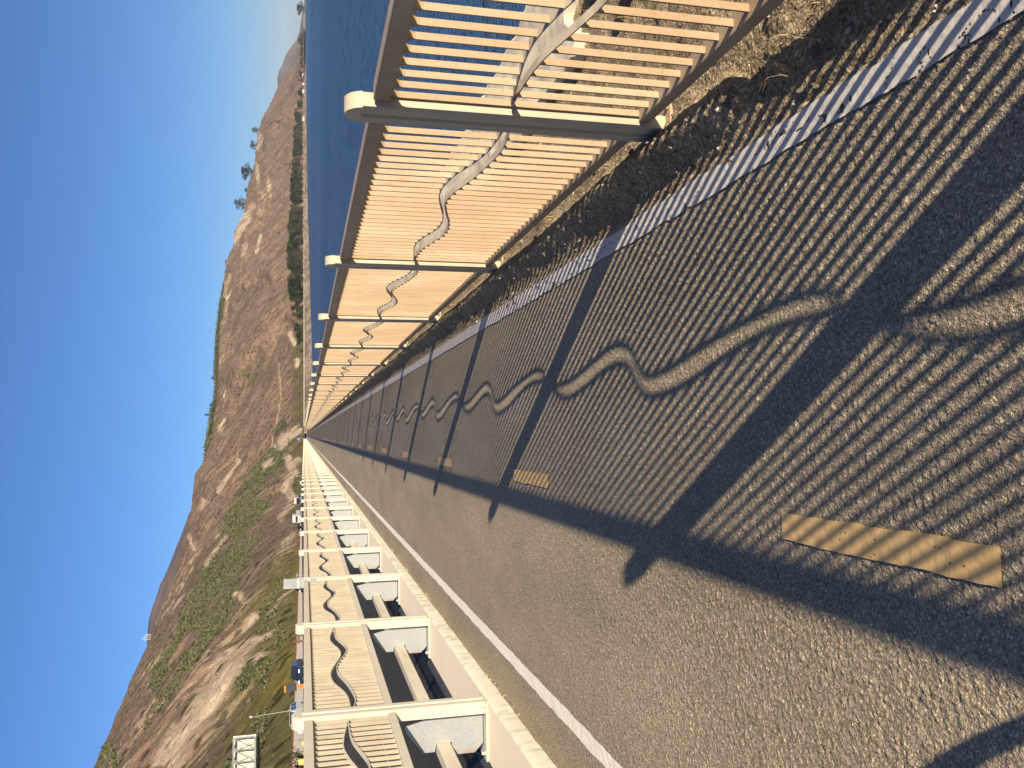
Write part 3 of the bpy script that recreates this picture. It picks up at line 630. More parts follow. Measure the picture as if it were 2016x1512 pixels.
for P_, w_, lo in (([(462, 475), (470, 450), (484, 428)], 11, .42), ([(488, 425), (496, 405)], 8, .48), ([(505, 325), (509, 375)], 4, .45), ([(528, 355), (530, 385)], 5, .48), ([(513, 265), (508, 290)], 6, .46), ([(520, 385), (512, 420)], 8, .5), ([(513, 465), (505, 500)], 4, .4), ([(482, 480), (478, 505)], 6, .5), ([(448, 545), (441, 620)], 9, .52), ([(438, 640), (433, 740)], 8, .55), ([(436, 755), (440, 800), (433, 850)], 7, .5), ([(570, 655), (580, 680)], 6, .4), ([(585, 710), (583, 720)], 5, .3), ([(447, 640), (450, 655)], 8, .5)):
    patch(P_, w_, PALE, lo, lo+.14, n4, warp=0.3)
patch([(470, 600), (500, 560)], 14, (0.14, 0.105, 0.075), .3, .5, n1, .8); patch([(520, 690), (505, 740)], 10, (0.13, 0.10, 0.06), .35, .5, n3, .9, .4)  # first patch paints the dark of the carved ravine into the colour
patch([(480, 730), (500, 750)], 11, (0.15, 0.13, 0.06), .45, .6, n3, 1, .4); patch([(560, 590), (578, 560)], 7, GREEN, .2, .4, n3, 1, .3)
patch([(549, 717), (553, 785), (531, 897)], 2.2, (0.42, 0.30, 0.19), .1, .2, n1, 1, .15); patch([(500, 565), (475, 600), (452, 650)], 12, (0.15, 0.11, 0.08), .3, .45, n1, .8, .4)  # pale trail, then ravine shade painted as darker brown along the carved hollow
patch([(440, 590), (430, 640), (427, 700), (424, 770), (416, 850), (406, 880)], 5.5, (0.075, 0.085, 0.032), .2, .35, n3, 1, .15)
lay(sstep(.985, .998, T)*sstep(9.5, 8.5, AZ)*sstep(-1.2, -.2, AZ), (0.06, 0.072, 0.03))
patch([(560, 830), (545, 850)], 9, DKG, .3, .45, n3, 1, .4); patch([(535, 885), (548, 900)], 10, DKG, .25, .4, n3, 1, .4)
tag(obj('hillside', gridmesh('hillside', np.stack([X, Y, Z], -1)[:, ::-1], M['hill'], col=C[:, ::-1])), kind='structure')
HZ = (AZ, T, X, Y, Z, C)

def far_ridge(name, sil, r0, r1, col):
    a = np.linspace(sil[0][0], sil[-1][0], 240); t = np.concatenate([np.linspace(0, 1, 50), [1.3]])
    A, TT = np.meshgrid(a, t); E = I(sil, A); r = r0+(r1-r0)*TT; x = r*np.sin(np.radians(A)); y = r*np.cos(np.radians(A))
    z = (EYE+r1*np.tan(np.radians(E)))*np.where(TT <= 1, TT**0.9, 1-(TT-1))
    g = np.abs(fbm(x/600, y/170, 3, 91)-0.5)*2; z = z+z*0.10*(g-0.3)*np.clip(4*TT*(1-TT), 0, 1)
    c = np.ones(x.shape+(3,))*np.array(col); k = sstep(.4, .7, fbm(x/120, y/60, 4, 4))[..., None]; c = c*(1-.35*k)
    return tag(obj(name, gridmesh(name, np.stack([x, y, z], -1)[:, ::-1], M['hill'], col=c[:, ::-1])), kind='structure')
far_ridge('inland_ridge', [(-24,8.4),(-20,8.6),(-16,8.7),(-13.47,8.86),(-12.64,9.06),(-12.34,9.10),(-11.10,9.05),(-10.31,8.86),(-9.95,8.73),(-9.09,8.50),(-8.37,8.18),(-7.62,7.91),(-6.92,7.67),(-6.25,7.42),(-4.74,6.92),(-4.15,6.37),(-2,5.6)], 1200, 2300, (0.185, 0.135, 0.115))
far_ridge('distant_headland', [(20.3,0.7),(21.09,1.01),(21.51,1.40),(21.88,1.55),(22.38,1.57),(22.83,1.48),(23.16,1.29),(23.82,1.05),(24.19,0.81),(24.50,0.57),(24.71,0.42),(25.24,0.24),(26.5,0.05)], 6500, 8500, (0.20, 0.15, 0.13))

# shore: follow a line of (bearing, distance) for the water's edge
SH = [(0.75,560),(1.6,580),(2.6,610),(3.9,650),(6.85,745),(9.5,900),(12.4,1120),(15.2,1450),(18.1,1850),(21.5,2500),(24.5,3300),(28,4300)]
n = 160; ts = np.linspace(0, 1, n); sa = np.interp(ts, np.linspace(0, 1, len(SH)), [p[0] for p in SH]); sr = np.interp(ts, np.linspace(0, 1, len(SH)), [p[1] for p in SH])
rows = []
for da, dz in ((-0.0, -6.5), (10, -4.6), (18, -2.2), (26, 0.5), (30, 1.0), (60, 1.0), (140, 1.2), (420, 1.2), (1600, 1.2)):
    r = sr+da*(0.8+sr/2500); rows.append(np.stack([r*np.sin(np.radians(sa-da*0.004)), r*np.cos(np.radians(sa-da*0.004)), np.full(n, dz)+ (0 if dz < 0.9 else 0)], -1))
P = np.array(rows); P = np.repeat(P, 3, axis=0)[:-2] if False else P
PP = []
for a, b in zip(P[:-1], P[1:]):
    for q in (0, .33, .66): PP.append(a*(1-q)+b*q)
PP.append(P[-1]); P = np.array(PP)
nzz = fbm(P[..., 0]/6, P[..., 1]/6, 4, 2); P[..., 2] += (nzz-0.5)*np.where(P[..., 2] < 0.8, 2.0, 0.2)
sc = np.ones(P.shape[:2]+(3,))*np.array((0.36, 0.29, 0.20)); kk = sstep(.45, .6, fbm(P[..., 0]/14, P[..., 1]/14, 3, 8))[..., None]; sc = sc*(1-kk*.45)
veg = (P[..., 2] > 0.7)[..., None]*sstep(.45, .55, fbm(P[..., 0]/30, P[..., 1]/30, 3, 18))[..., None]; sc = sc*(1-veg)+np.array((0.13, 0.12, 0.06))*veg
tag(obj('shore_land', gridmesh('shore_land', P, M['hill'], col=sc)), kind='structure')
# coast plain under path end, road and foot of hills
q = MB(); q.add([(-400, 595, -0.25), (9, 595, -0.25), (9, 640, -0.3), (12.5, 900, 0.0), (20, 1500, 0.2), (-400, 1500, 0.2)], [(0, 1, 2, 3, 4, 5)])
tag(q.build('coast_plain', M['dirt'], fix=False), kind='structure')
q = MB(); q.add([(-60, 30, 0.1), (-35.9, 30, 0.1), (-35.9, 640, 0.1), (-60, 640, 0.1)], [(0, 1, 2, 3)]); tag(q.build('verge', M['dirt'], fix=False), kind='structure')
q = MB(); s_ = 20000; q.add([(2.0, -s_, -4.7), (s_, -s_, -4.7), (s_, s_, -4.7), (-3000, s_, -4.7), (2, 560, -4.7)], [(0, 1, 2, 3, 4)])
sea = q.build('sea', M['water'], fix=False); tag(sea, kind='structure')
fo = MB()                                                  # broken surf along the far shore
for i in range(0, n-1):
    if random.random() < .55:
        r = sr[i]-random.uniform(4, 30)*(.6+sr[i]/1800); wdt = random.uniform(.6, 2.4)*(.6+sr[i]/1500); a0 = sa[i]; a1 = sa[i]+(sa[i+1]-sa[i])*random.uniform(.5, 1.1)
        V = [(rr_*math.sin(R(aa)), rr_*math.cos(R(aa)), -4.62) for rr_, aa in ((r, a0), (r+wdt*.2, a1), (r+wdt, a1), (r+wdt*1.1, a0))]
        fo.add(V, [(0, 1, 2, 3)])
tag(fo.build('surf', M['wcar'], fix=False), kind='stuff')

hz = MB(); hz.box(-21000, 21000, -21000, 21000, -12, 460); hm = bpy.data.materials.new('sea_air'); hm.use_nodes = True
hm.node_tree.nodes.remove(hm.node_tree.nodes['Principled BSDF']); pv = hm.node_tree.nodes.new('ShaderNodeVolumePrincipled'); pv.inputs['Density'].default_value = 0.000034
pv.inputs['Color'].default_value = (0.78, 0.88, 1.0, 1); pv.inputs['Anisotropy'].default_value = 0.0
hm.node_tree.links.new(pv.outputs[0], hm.node_tree.nodes['Material Output'].inputs['Volume'])
tag(hz.build('haze', hm), kind='stuff')
# ------------------------------------------------------------------ trees
def tree_proto(name, label, mat, h, rw, nclump, seed, slim=1.0, gap=0.25, group=None):
    rr_ = random.Random(seed); t = thing(name, label, 'tree', group=group)
    tk = MB(); tk.tube((0, 0, -0.5), (0.05*h*0.2, 0, h*0.55), h*0.022, h*0.012, 7); cl = []
    for i in range(nclump):
        a = rr_.uniform(0, 6.28); z = h*(0.28+0.72*rr_.random()**0.8); k = (z/h-0.28)/0.72; rad_ = rw*math.sin(math.pi*min(1, 0.12+k*0.80))**0.7*rr_.uniform(.15, 1)
        cl.append((math.cos(a)*rad_, math.sin(a)*rad_, z, h*rr_.uniform(.07, .14)))
    for c in cl[::3]: tk.tube((0, 0, h*rr_.uniform(.2, .5)), (c[0]*.85, c[1]*.85, c[2]*.95), h*0.008, h*0.003, 5)
    tk.build('trunk', M['bark'], t, fix=False)
    cr = MB()
    for cx_, cy_, cz_, s_ in cl:
        for _ in range(26):
            d = Vector((rr_.gauss(0, 1), rr_.gauss(0, 1), rr_.gauss(0, .8)*slim)).normalized()*s_*rr_.uniform(.3, 1.0); p = Vector((cx_, cy_, cz_))+d
            u = Vector((rr_.gauss(0, 1), rr_.gauss(0, 1), rr_.gauss(0, 1))).normalized(); v = u.orthogonal().normalized(); L = h*rr_.uniform(.018, .038)
            cr.add([p-u*L, p+v*L*.6, p+u*L, p-v*L*.6], [(0, 1, 2, 3)])
    cr.build('crown', mat, t, fix=False); return t
G1 = 'trees in the belt along the foot of the hills'
tp = [tree_proto('tree', 'dense dark green tree in the belt at the foot of the brown hills', M['leaf'], 1, .42, 60, 1, group=G1), tree_proto('tree', 'grey brown thin tree in the belt at the foot of the brown hills', M['leaf_brown'], 1, .40, 44, 2, group=G1), tree_proto('tree', 'tall slim dark tree in the belt at the foot of the brown hills', M['leaf'], 1, .24, 40, 3, group=G1)]
used = [False]*3
def put_tree(i, a, r, h, z, wide=1.0, label=None, group=None, grp=True):
    loc = (r*math.sin(R(a)), r*math.cos(R(a)), z); sc_ = (h*wide, h*wide, h)
    if not used[i] and label is None:
        used[i] = True; o = tp[i]; o.location = loc; o.rotation_euler = (0, 0, random.uniform(0, 6)); o.scale = sc_; return o
    o = dup(tp[i], loc, random.uniform(0, 6), label, group, sc_)
    if label and not group and 'group' in o: del o['group']
    return o
for k in range(290):
    y = random.uniform(60, 700); a, _ = bearing(598, y)
    dens = 1.0 if 225 < y < 610 else 0.45
    if random.random() > dens: continue
    r = float(np.interp(a, [p[0] for p in FOOT], [p[1] for p in FOOT]))*random.uniform(0.90, 1.07)
    hp = float(np.interp(y, [60, 130, 170, 240, 300, 400, 480, 560, 620, 680, 700], [5, 9, 11, 19, 21, 27, 32, 31, 24, 17, 9]))*random.uniform(.5, 1.05)
    put_tree(random.choices((0, 1, 2), (.72, .18, .10))[0], a, r, hp/1727*r, 0.6, random.uniform(.9, 1.5))
def ridge_z(a):
    return EYE+float(I(RIDGE, a))*math.tan(R(float(I(SIL, a))))
for lab, y, hp, wd, i in (('wispy dark eucalyptus alone on the ridge, rightmost of the crest trees', 262, 12, 1.2, 1), ('clump of dark eucalyptus on the ridge next to a pale sandy scar', 292, 13, 1.3, 0), ('widest open crowned eucalyptus on the crest in the middle of the ridge trees', 345, 22, 1.3, 0), ('ragged tall eucalyptus leaning out over the crest of the ridge', 406, 22, 1.3, 1), ('small round tree on the ridge between two larger eucalyptus', 380, 7, 1.4, 0),
                          ('small conifer like tree on the green flat crest', 815, 13, .8, 2), ('tiny tree on the green flat crest beside the conifer like tree', 796, 9, 1.1, 0), ('pale thin tree on the green crest above sandy cliffs', 745, 9, 1.2, 1), ('short round tree at the start of the green crest', 520, 5, 1.3, 0), ('lone tree on the far low coast at the edge of the view', 18, 14, 1.6, 0), ('round tree at the tip of the low coast below the distant headland', 80, 12, 1.8, 0)):
    a, _ = bearing(598, y); r = float(I(RIDGE, a))
    if y < 100: r = 3000; z = 0.5
    else: z = ridge_z(a)-1
    put_tree(i, a, r, hp/1727*r*1.25, z-0.36*hp/1727*r, wd, label=lab)
# brush on the near slope: one mass nobody could count
br = MB(); AZf, Tf, Xf, Yf, Zf, Cf = HZ
grn = (Cf[..., 1] > Cf[..., 0]*0.86) & (Tf > 0.03) & (Tf < 0.97) & (AZf < 0)
cand = np.argwhere(grn); RNG.shuffle(cand)
for (i, j) in cand[:7000]:
    p = Vector((Xf[i, j], Yf[i, j], Zf[i, j])); r = math.hypot(p.x, p.y); s_ = random.uniform(.25, .8)*(0.6+r/500)
    for _ in range(7):
        d = Vector((random.gauss(0, 1), random.gauss(0, 1), abs(random.gauss(0, .7))))*s_*.7; u = Vector((random.gauss(0, 1), random.gauss(0, 1), random.gauss(0, 1))).normalized(); v = u.orthogonal(); L = s_*random.uniform(.3, .6)
        c = p+d; br.add([c-u*L, c+v*L*.7, c+u*L, c-v*L*.7], [(0, 1, 2, 3)], 0 if random.random() < .7 else 1)
cand = np.argwhere((Tf > 0.02) & (Tf < 0.98) & (AZf < 21) & (AZf > -26) & ~grn & (Cf[..., 0] < 0.27)); RNG.shuffle(cand)
for (i, j) in cand[:15000]:
    p = Vector((Xf[i, j], Yf[i, j], Zf[i, j])); r = math.hypot(p.x, p.y); s_ = random.uniform(.15, .6)*(0.4+r/800)
    for _ in range(4):
        d = Vector((random.gauss(0, 1), random.gauss(0, 1), abs(random.gauss(0, .6))))*s_*.7; u = Vector((random.gauss(0, 1), random.gauss(0, 1), random.gauss(0, 1))).normalized(); v = u.orthogonal(); L = s_*random.uniform(.3, .6)
        c = p+d; br.add([c-u*L, c+v*L*.7, c+u*L, c-v*L*.7], [(0, 1, 2, 3)], 2)
cand = np.argwhere((Tf > 0.0) & (Tf < 0.97) & (AZf < -4) & (AZf > -25)); RNG.shuffle(cand)
for (i, j) in cand[:9000]:
    p = Vector((Xf[i, j], Yf[i, j], Zf[i, j])); r = math.hypot(p.x, p.y); s_ = random.uniform(.12, .5)*(0.35+r/600); mi = 0 if Tf[i, j] < 0.22 else random.choice((0, 2, 2))
    if fbm(np.array(p.x/12), np.array(p.y/8), 3, 99) < 0.47: continue
    for _ in range(4):
        d = Vector((random.gauss(0, 1), random.gauss(0, 1), abs(random.gauss(0, .6))))*s_*.7; u = Vector((random.gauss(0, 1), random.gauss(0, 1), random.gauss(0, 1))).normalized(); v = u.orthogonal(); L = s_*random.uniform(.3, .6)
        c = p+d; br.add([c-u*L, c+v*L*.7, c+u*L, c-v*L*.7], [(0, 1, 2, 3)], mi)
tag(br.build('hillside_brush', [M['brush'], M['leaf'], M['scrub']], fix=False), kind='stuff')
bu = MB()
for k in range(420):                                        # leafy crest and low shrubs on the green flat top
    a = random.uniform(-1.3, 9.6); r = float(I(RIDGE, a)); z = ridge_z(a)-1.5; s_ = random.uniform(2, 5)
    for _ in range(16):
        p = Vector((r*math.sin(R(a)), r*math.cos(R(a)), z))+Vector((random.gauss(0, s_), random.gauss(0, s_), abs(random.gauss(0, s_*.35)))); u = Vector((random.gauss(0, 1), random.gauss(0, 1), random.gauss(0, 1))).normalized(); v = u.orthogonal(); L = random.uniform(.6, 1.5)
        bu.add([p-u*L, p+v*L*.7, p+u*L, p-v*L*.7], [(0, 1, 2, 3)], 0 if random.random() < .6 else 1)
tag(bu.build('crest_scrub', [M['brush'], M['leaf']], fix=False), kind='stuff')

# ------------------------------------------------------------------ vehicles and street furniture
def make_vehicle(kind, paint, label, loc, rotz, group=None, name='car'):
    cat = {'sedan': 'car', 'suv': 'car', 'pickup': 'pickup', 'truck': 'truck'}[kind]
    t = thing(name, label, cat, loc, rotz, group)
    Ls = {'sedan': 4.6, 'suv': 4.8, 'pickup': 5.4, 'truck': 8.0}[kind]; wd = {'truck': 2.4}.get(kind, 1.82); h = Ls/2
    P_ = {'sedan': [(-h, .35), (-h, .82), (-h*.92, .95), (-h*.62, 1.0), (-h*.38, 1.42), (h*.08, 1.46), (h*.42, .98), (h*.9, .82), (h, .65), (h, .35)],
          'suv': [(-h, .4), (-h, 1.0), (-h*.95, 1.15), (-h*.80, 1.72), (h*.10, 1.78), (h*.40, 1.15), (h*.92, 1.0), (h, .8), (h, .4)],
          'pickup': [(-h, .5), (-h, 1.15), (-h*.12, 1.15), (-h*.08, 1.80), (h*.22, 1.84), (h*.46, 1.2), (h*.95, 1.08), (h, .85), (h, .5)],
          'truck': [(h*.52, .6), (h*.52, 2.5), (h*.66, 2.55), (h*.88, 1.7), (h*.97, 1.6), (h, 1.2), (h, .6)]}[kind]
    b = MB(); b.prism([(y, z) for y, z in P_], 'x', -wd/2, wd/2); me = b.mesh('body', paint, bevel=0.07, smooth=False)
    for v in me.vertices:
        if v.co.z > 1.0 and kind != 'truck': v.co.x *= 1-0.17*min(1, (v.co.z-1.0)/.6)
    obj('body', me, t)
    if kind == 'truck':
        b = MB(); b.box(-wd/2-.05, wd/2+.05, -h, h*.48, .95, 3.5); b.build('cargo_box', M['wcar'] if paint is not M['wcar'] else M['wcar'], t, bevel=.03)
        b = MB(); b.box(-.45, .45, -h, h*.5, .55, .945); b.build('chassis', M['dgrey'], t)
        b = MB(); b.add([(-wd*.42, h*.685, 2.45), (wd*.42, h*.685, 2.45), (wd*.42, h*.875, 1.78), (-wd*.42, h*.875, 1.78)], [(0, 1, 2, 3)]); b.add([(-wd*.42, h*.675, 2.44), (wd*.42, h*.675, 2.44), (wd*.42, h*.865, 1.77), (-wd*.42, h*.865, 1.77)], [(3, 2, 1, 0)]); b.build('windscreen', M['glass'], t)
    else:
        z0_, z1_ = {'sedan': (.99, 1.38), 'suv': (1.14, 1.66), 'pickup': (1.2, 1.74)}[kind]
        top = {'sedan': (-h*.36, h*.06), 'suv': (-h*.74, h*.09), 'pickup': (-h*.06, h*.20)}[kind]; bot = {'sedan': (-h*.56, h*.36), 'suv': (-h*.84, h*.35), 'pickup': (-h*.07, h*.38)}[kind]
        xw = wd/2*(1-.17*min(1, (z1_-1)/.6)); xb = wd/2*(1-.17*min(1, max(0, z0_-1)/.6))
        for s_ in (-1, 1):
            b = MB(); mid = (top[0]+top[1])/2
            for y0_, y1_, y2_, y3_ in ((bot[0], mid-.06, mid-.06, top[0]), (mid+.06, bot[1], top[1], mid+.06)):
                if y1_-y0_ < .35: continue
                b.add([(s_*(xb+.012), y0_, z0_), (s_*(xb+.012), y1_, z0_), (s_*(xw+.012), y2_, z1_), (s_*(xw+.012), y3_, z1_), (s_*(xb-.03), y0_, z0_), (s_*(xb-.03), y1_, z0_), (s_*(xw-.03), y2_, z1_), (s_*(xw-.03), y3_, z1_)], [(0, 1, 2, 3), (7, 6, 5, 4), (0, 4, 5, 1), (1, 5, 6, 2), (2, 6, 7, 3), (3, 7, 4, 0)])
            b.build('side_window', M['glass'], t)
        fr = {'sedan': ((h*.42, .98), (h*.08, 1.46)), 'suv': ((h*.40, 1.15), (h*.10, 1.78)), 'pickup': ((h*.46, 1.2), (h*.22, 1.84))}[kind]
        re = {'sedan': ((-h*.62, 1.0), (-h*.38, 1.42)), 'suv': ((-h*.95, 1.15), (-h*.80, 1.72)), 'pickup': ((-h*.12, 1.17), (-h*.08, 1.80))}[kind]
        for nm, (lo, hi) in (('windscreen', fr), ('rear_window', re)):
            s_ = 1 if nm == 'windscreen' else -1; a_ = Vector((0, lo[0], lo[1])); c_ = Vector((0, hi[0], hi[1])); d_ = c_-a_; nn = Vector((0, s_*abs(d_.z), abs(d_.y))).normalized()*.015
            p0_ = a_+d_*.1+nn; p1_ = a_+d_*.9+nn; b = MB()
            b.add([p0_+Vector((-wd*.40, 0, 0)), p0_+Vector((wd*.40, 0, 0)), p1_+Vector((wd*.34, 0, 0)), p1_+Vector((-wd*.34, 0, 0))]+[q_-nn*3 for q_ in (p0_+Vector((-wd*.40, 0, 0)), p0_+Vector((wd*.40, 0, 0)), p1_+Vector((wd*.34, 0, 0)), p1_+Vector((-wd*.34, 0, 0)))], [(0, 1, 2, 3), (7, 6, 5, 4), (0, 4, 5, 1), (1, 5, 6, 2), (2, 6, 7, 3), (3, 7, 4, 0)])
            b.build(nm, M['glass'], t)
    rw_ = .34 if kind != 'truck' else .48
    for sx in (-1, 1):
        for sy in (-.62, .62):
            b = MB(); b.tube((sx*(wd/2-.2), sy*h, rw_), (sx*(wd/2+.015), sy*h, rw_), rw_, n=18); wv = b.build('wheel', M['tyre'], t)
            b = MB(); b.tube((sx*(wd/2+.016), sy*h, rw_), (sx*(wd/2+.025), sy*h, rw_), rw_*.62, n=14); b.build('rim', M['chrome'], wv)
        zl = {'sedan': .68, 'suv': .85, 'pickup': .9, 'truck': 1.0}[kind]
        b = MB(); b.box(sx*wd*.36-.2, sx*wd*.36+.2, h-.03, h+.02, zl-.08, zl+.08); b.build('headlight', M['lamp'], t, bevel=.015)
        b = MB(); b.box(sx*wd*.4-.14, sx*wd*.4+.14, -h-.02, -h+.03, zl-.02, zl+.14); b.build('tail_light', M['red'], t, bevel=.015)
    return t
def onroad(x, y): return (x, y, float(fz(np.array(x), np.array(y))))
def at_y(ypix, x):            # a point at offset x whose bearing matches the photo row
    a, _ = bearing(598, ypix); return x/math.tan(R(a))
for kind, pt, lab, yp_, x, rz in (
    ('suv', M['navy'], 'dark blue car with rear quarter to us seen above the left railing, nearest whole car', 1321, -28.5, math.pi),
    ('suv', M['wcar'], 'white car half hidden behind the nearest left railing post', 1410, -28.0, math.pi),
    ('suv', M['navy'], 'blue car half hidden behind the small grey sign panel', 1152, -28.0, math.pi),
    ('suv', M['black'], 'black car just beyond a white roadside cabinet on the freeway', 1036, -27.0, math.pi),
    ('truck', M['wcar'], 'white box truck with the tall white body among the far dark cars', 1020, -29.0, math.pi),
    ('truck', M['black'], 'long black truck on the far freeway ahead of the white box truck', 985, -27.5, math.pi),
    ('suv', M['teal'], 'teal car low in front of the long black truck', 977, -24.5, math.pi),
    ('truck', M['navy'], 'small white truck with dark blue cab farthest along the freeway', 917, -26.0, math.pi),
    ('pickup', M['silver'], 'silver pickup on the far freeway between black truck and farthest truck', 950, -27.0, math.pi)):
    yy = at_y(yp_, x); make_vehicle(kind, pt, lab, onroad(x, yy), rz, name='car' if kind in ('suv', 'sedan') else ('truck' if kind == 'truck' else 'pickup_truck'))
# thin pole with a pale head
px, py = -27.0, at_y(1394, -27.0); zb_ = onroad(px, py)[2]
t = thing('thin_pole', 'tall thin pale pole with a small white head standing by the freeway', 'pole', (px, py, zb_))
q = MB(); q.tube((0, 0, 0), (-.42, 0, 6.5-zb_), .035, .022, 8); q.build('shaft', M['sheet'], t)
q = MB(); q.tube((-.42, 0, 6.5-zb_), (-.43, 0, 6.75-zb_), .11, .09, 10); q.build('head', M['wcar'], t)
# temporary work sign seen from behind
px, py = -25.0, at_y(1351, -25.0); zb_ = onroad(px, py)[2]
t = thing('work_sign', 'dark backed temporary road sign on an orange stand with an orange flag', 'sign', (px, py, zb_), R(-14))
q = MB(); q.box(-.46, .46, -.01, .01, 2.28-zb_, 3.30-zb_); q.build('panel', M['dgrey'], t)
q = MB(); q.tube((0, .05, 0), (0, .05, 3.5-zb_), .03); q.build('mast', M['orange'], t)
for a in (.8, 2.3, 3.9, 5.4):
    q = MB(); q.tube((0, .05, .8), (math.cos(a)*.8, .05+math.sin(a)*.8, 0), .03); q.build('leg', M['orange'], t)
q = MB(); q.prism([(-.62, 3.32-zb_), (.12, 3.34-zb_), (.12, 3.52-zb_), (-.62, 3.46-zb_)], 'y', .10, .115); q.build('flag', M['orange'], t)
q = MB(); q.box(-.18, .18, -.05, .15, 1.2-zb_, 2.2-zb_); q.build('light_box', M['orange'], t, bevel=.03)
for i, (yp_, x, lab) in enumerate(((1500, -27.0, 'amber plastic barrel in front of the dark bush at the left edge'), (1465, -27.5, 'amber barrel standing alone on the far shoulder by the wall'))):
    yy = at_y(yp_, x); zb_ = onroad(x, yy)[2]; t = thing('traffic_barrel', lab, 'barrel', (x, yy, zb_))
    q = MB(); q.tube((0, 0, 0), (0, 0, .12), .36, .36, 14); q.build('base', M['tyre'], t)
    q = MB(); q.tube((0, 0, .12), (0, 0, 2.05-zb_ if i == 0 else 1.75-zb_), .30, .24, 16); q.build('drum', M['amber'], t)
yy = at_y(1495, -32.3); t = thing('dark_bush', 'dark leafless looking bush against the grey wall at the left edge', 'bush', (-32.3, yy, 1.3))
q = MB(); st = MB()
for k in range(30):
    a = random.uniform(0, 6.28); e = Vector((math.cos(a)*random.uniform(.3, 1.3), math.sin(a)*random.uniform(.2, .6), random.uniform(.5, 1.75))); st.tube((0, 0, 0), e, .03, .01, 5)
    for _ in range(14):
        p = e*random.uniform(.5, 1.05)+Vector((random.gauss(0, .12), random.gauss(0, .12), random.gauss(0, .12))); u = Vector((random.gauss(0, 1), random.gauss(0, 1), random.gauss(0, 1))).normalized(); v = u.orthogonal(); q.add([p-u*.09, p+v*.05, p+u*.09, p-v*.05], [(0, 1, 2, 3)])
st.build('stems', M['bark'], t, fix=False); q.build('foliage', M['leaf'], t, fix=False)
# roadside timber posts and a white cabinet, light poles
yy = at_y(1262, -31.5); zb_ = onroad(-31.5, yy)[2]; t = thing('timber_posts', 'brown timber guard posts with a rail on the far shoulder beyond the second left panel', 'guard rail', (-31.5, yy, zb_))
for k in range(3):
    q = MB(); q.box(-.12+k*.9, .1+k*.9, -.1, .1, 0, 3.15-zb_); q.build('post', M['timber'], t)
q = MB(); q.box(-.3, 2.1, -.16, -.105, 2.2-zb_, 2.5-zb_); q.build('rail', M['timber'], t)
yy = at_y(1009, -26); zb_ = onroad(-26, yy)[2]; t = thing('roadside_cabinet', 'pale grey grid fronted box on legs next to the white box truck', 'cabinet', (-26, yy, zb_))
q = MB(); q.box(-.8, .8, -.4, .4, 1.1, 2.4); q.build('box', M['sheet'], t, bevel=.03)
for x in (-.6, .6):
    q = MB(); q.box(x-.08, x+.08, -.08, .08, 0, 1.1); q.build('leg', M['steel'], t)
q = MB()
for k in range(5): q.box(-.7+k*.32, -.66+k*.32, -.43, -.401, 1.2, 2.3)
q.build('grille', M['dgrey'], t)
for yp_, x, lab, top in ((937, -20, 'pale short light pole on the freeway side behind the far railing', 5.0), (1132, -30, 'grey stub signal post with two arms beyond the blue car', 2.95)):
    yy = at_y(yp_, x); zb_ = onroad(x, yy)[2]; t = thing('light_pole', lab, 'pole', (x, yy, zb_)); q = MB(); q.tube((0, 0, 0), (0, 0, top-zb_), .12 if yp_ < 1000 else .05, n=8); q.build('shaft', M['sheet'], t)
    q = MB(); q.box(-.5, .5, -.06, .06, top-zb_, top-zb_+.15); q.build('arm', M['sheet'], t)
yy = 430; t = thing('blue_sign', 'small blue road sign on a post at the vanishing end of the railing', 'sign', (-2.9+1.2, yy, 0))
q = MB(); q.tube((0, .06, -.2), (0, .06, 4.8), .06); q.build('post', M['steel'], t); q = MB(); q.box(-.62, .62, -.02, .02, 3.4, 4.85); q.build('panel', M['blue'], t, bevel=.01)
# overhead sign seen from behind on its truss
a0, _ = bearing(500, 1448); d0 = 78.0; sx = d0*math.tan(R(a0))
t = thing('overhead_sign', 'back of a cream overhead freeway sign panel with grey steel truss at the left edge', 'sign', (sx, d0, 0))
zl, zh = 5.55, 7.45
q = MB(); q.box(-9, 0, .25, .29, zl+.05, zh); q.build('panel', M['cream'], t)
q = MB()
for z in (zl+.02, zh-.12): q.box(-9, 0, -.35, -.2, z, z+.14)
for k in range(10): q.box(-9+k*1.0-.04, -9+k*1.0+.04, -.34, -.21, zl+.16, zh-.12)
for k in range(9):
    q.tube((-9+k, -.28, zl+.1), (-8+k, -.28, zh-.1), .05, n=5); q.tube((-9+k, -.2, zh-.1), (-8.5+k, .25, zh-.2), .035, n=5); q.tube((-8.4+k, -.28, zl+.1), (-8.9+k, -.28, zh-.1), .035, n=5)
q.tube((-.02, -.28, zl), (-.02, -.28, zh), .05, n=6); q.build('truss', M['steel'], t)
q = MB(); q.box(-9, .35, .45, .62, zl-.28, zl-.12); q.box(-9, .2, .1, .2, zl-.1, zl-.02); q.build('light_bar', M['dgrey'], t)
q = MB(); q.tube((-9.2, 0, 1.0), (-9.2, 0, zh), .25, n=12); q.build('column', M['steel'], t)
# antennas on the hill crest
a, e = bearing(290, 1256); r = 1700; zz = EYE+r*math.tan(R(e))
t = thing('antenna_mast', 'white lattice antenna cluster on the hill crest against the sky', 'antenna', (r*math.sin(R(a)), r*math.cos(R(a)), zz-6))
for dx, h_ in ((-3, 13), (0, 16), (3.5, 12), (6, 9)):
    q = MB(); q.tube((dx, 0, 0), (dx, 0, h_), .5, .25, 6)
    for z in (h_*.6, h_*.85): q.box(dx-1.2, dx+1.2, -.4, .4, z, z+.8)
    q.build('mast', M['wcar'], t)
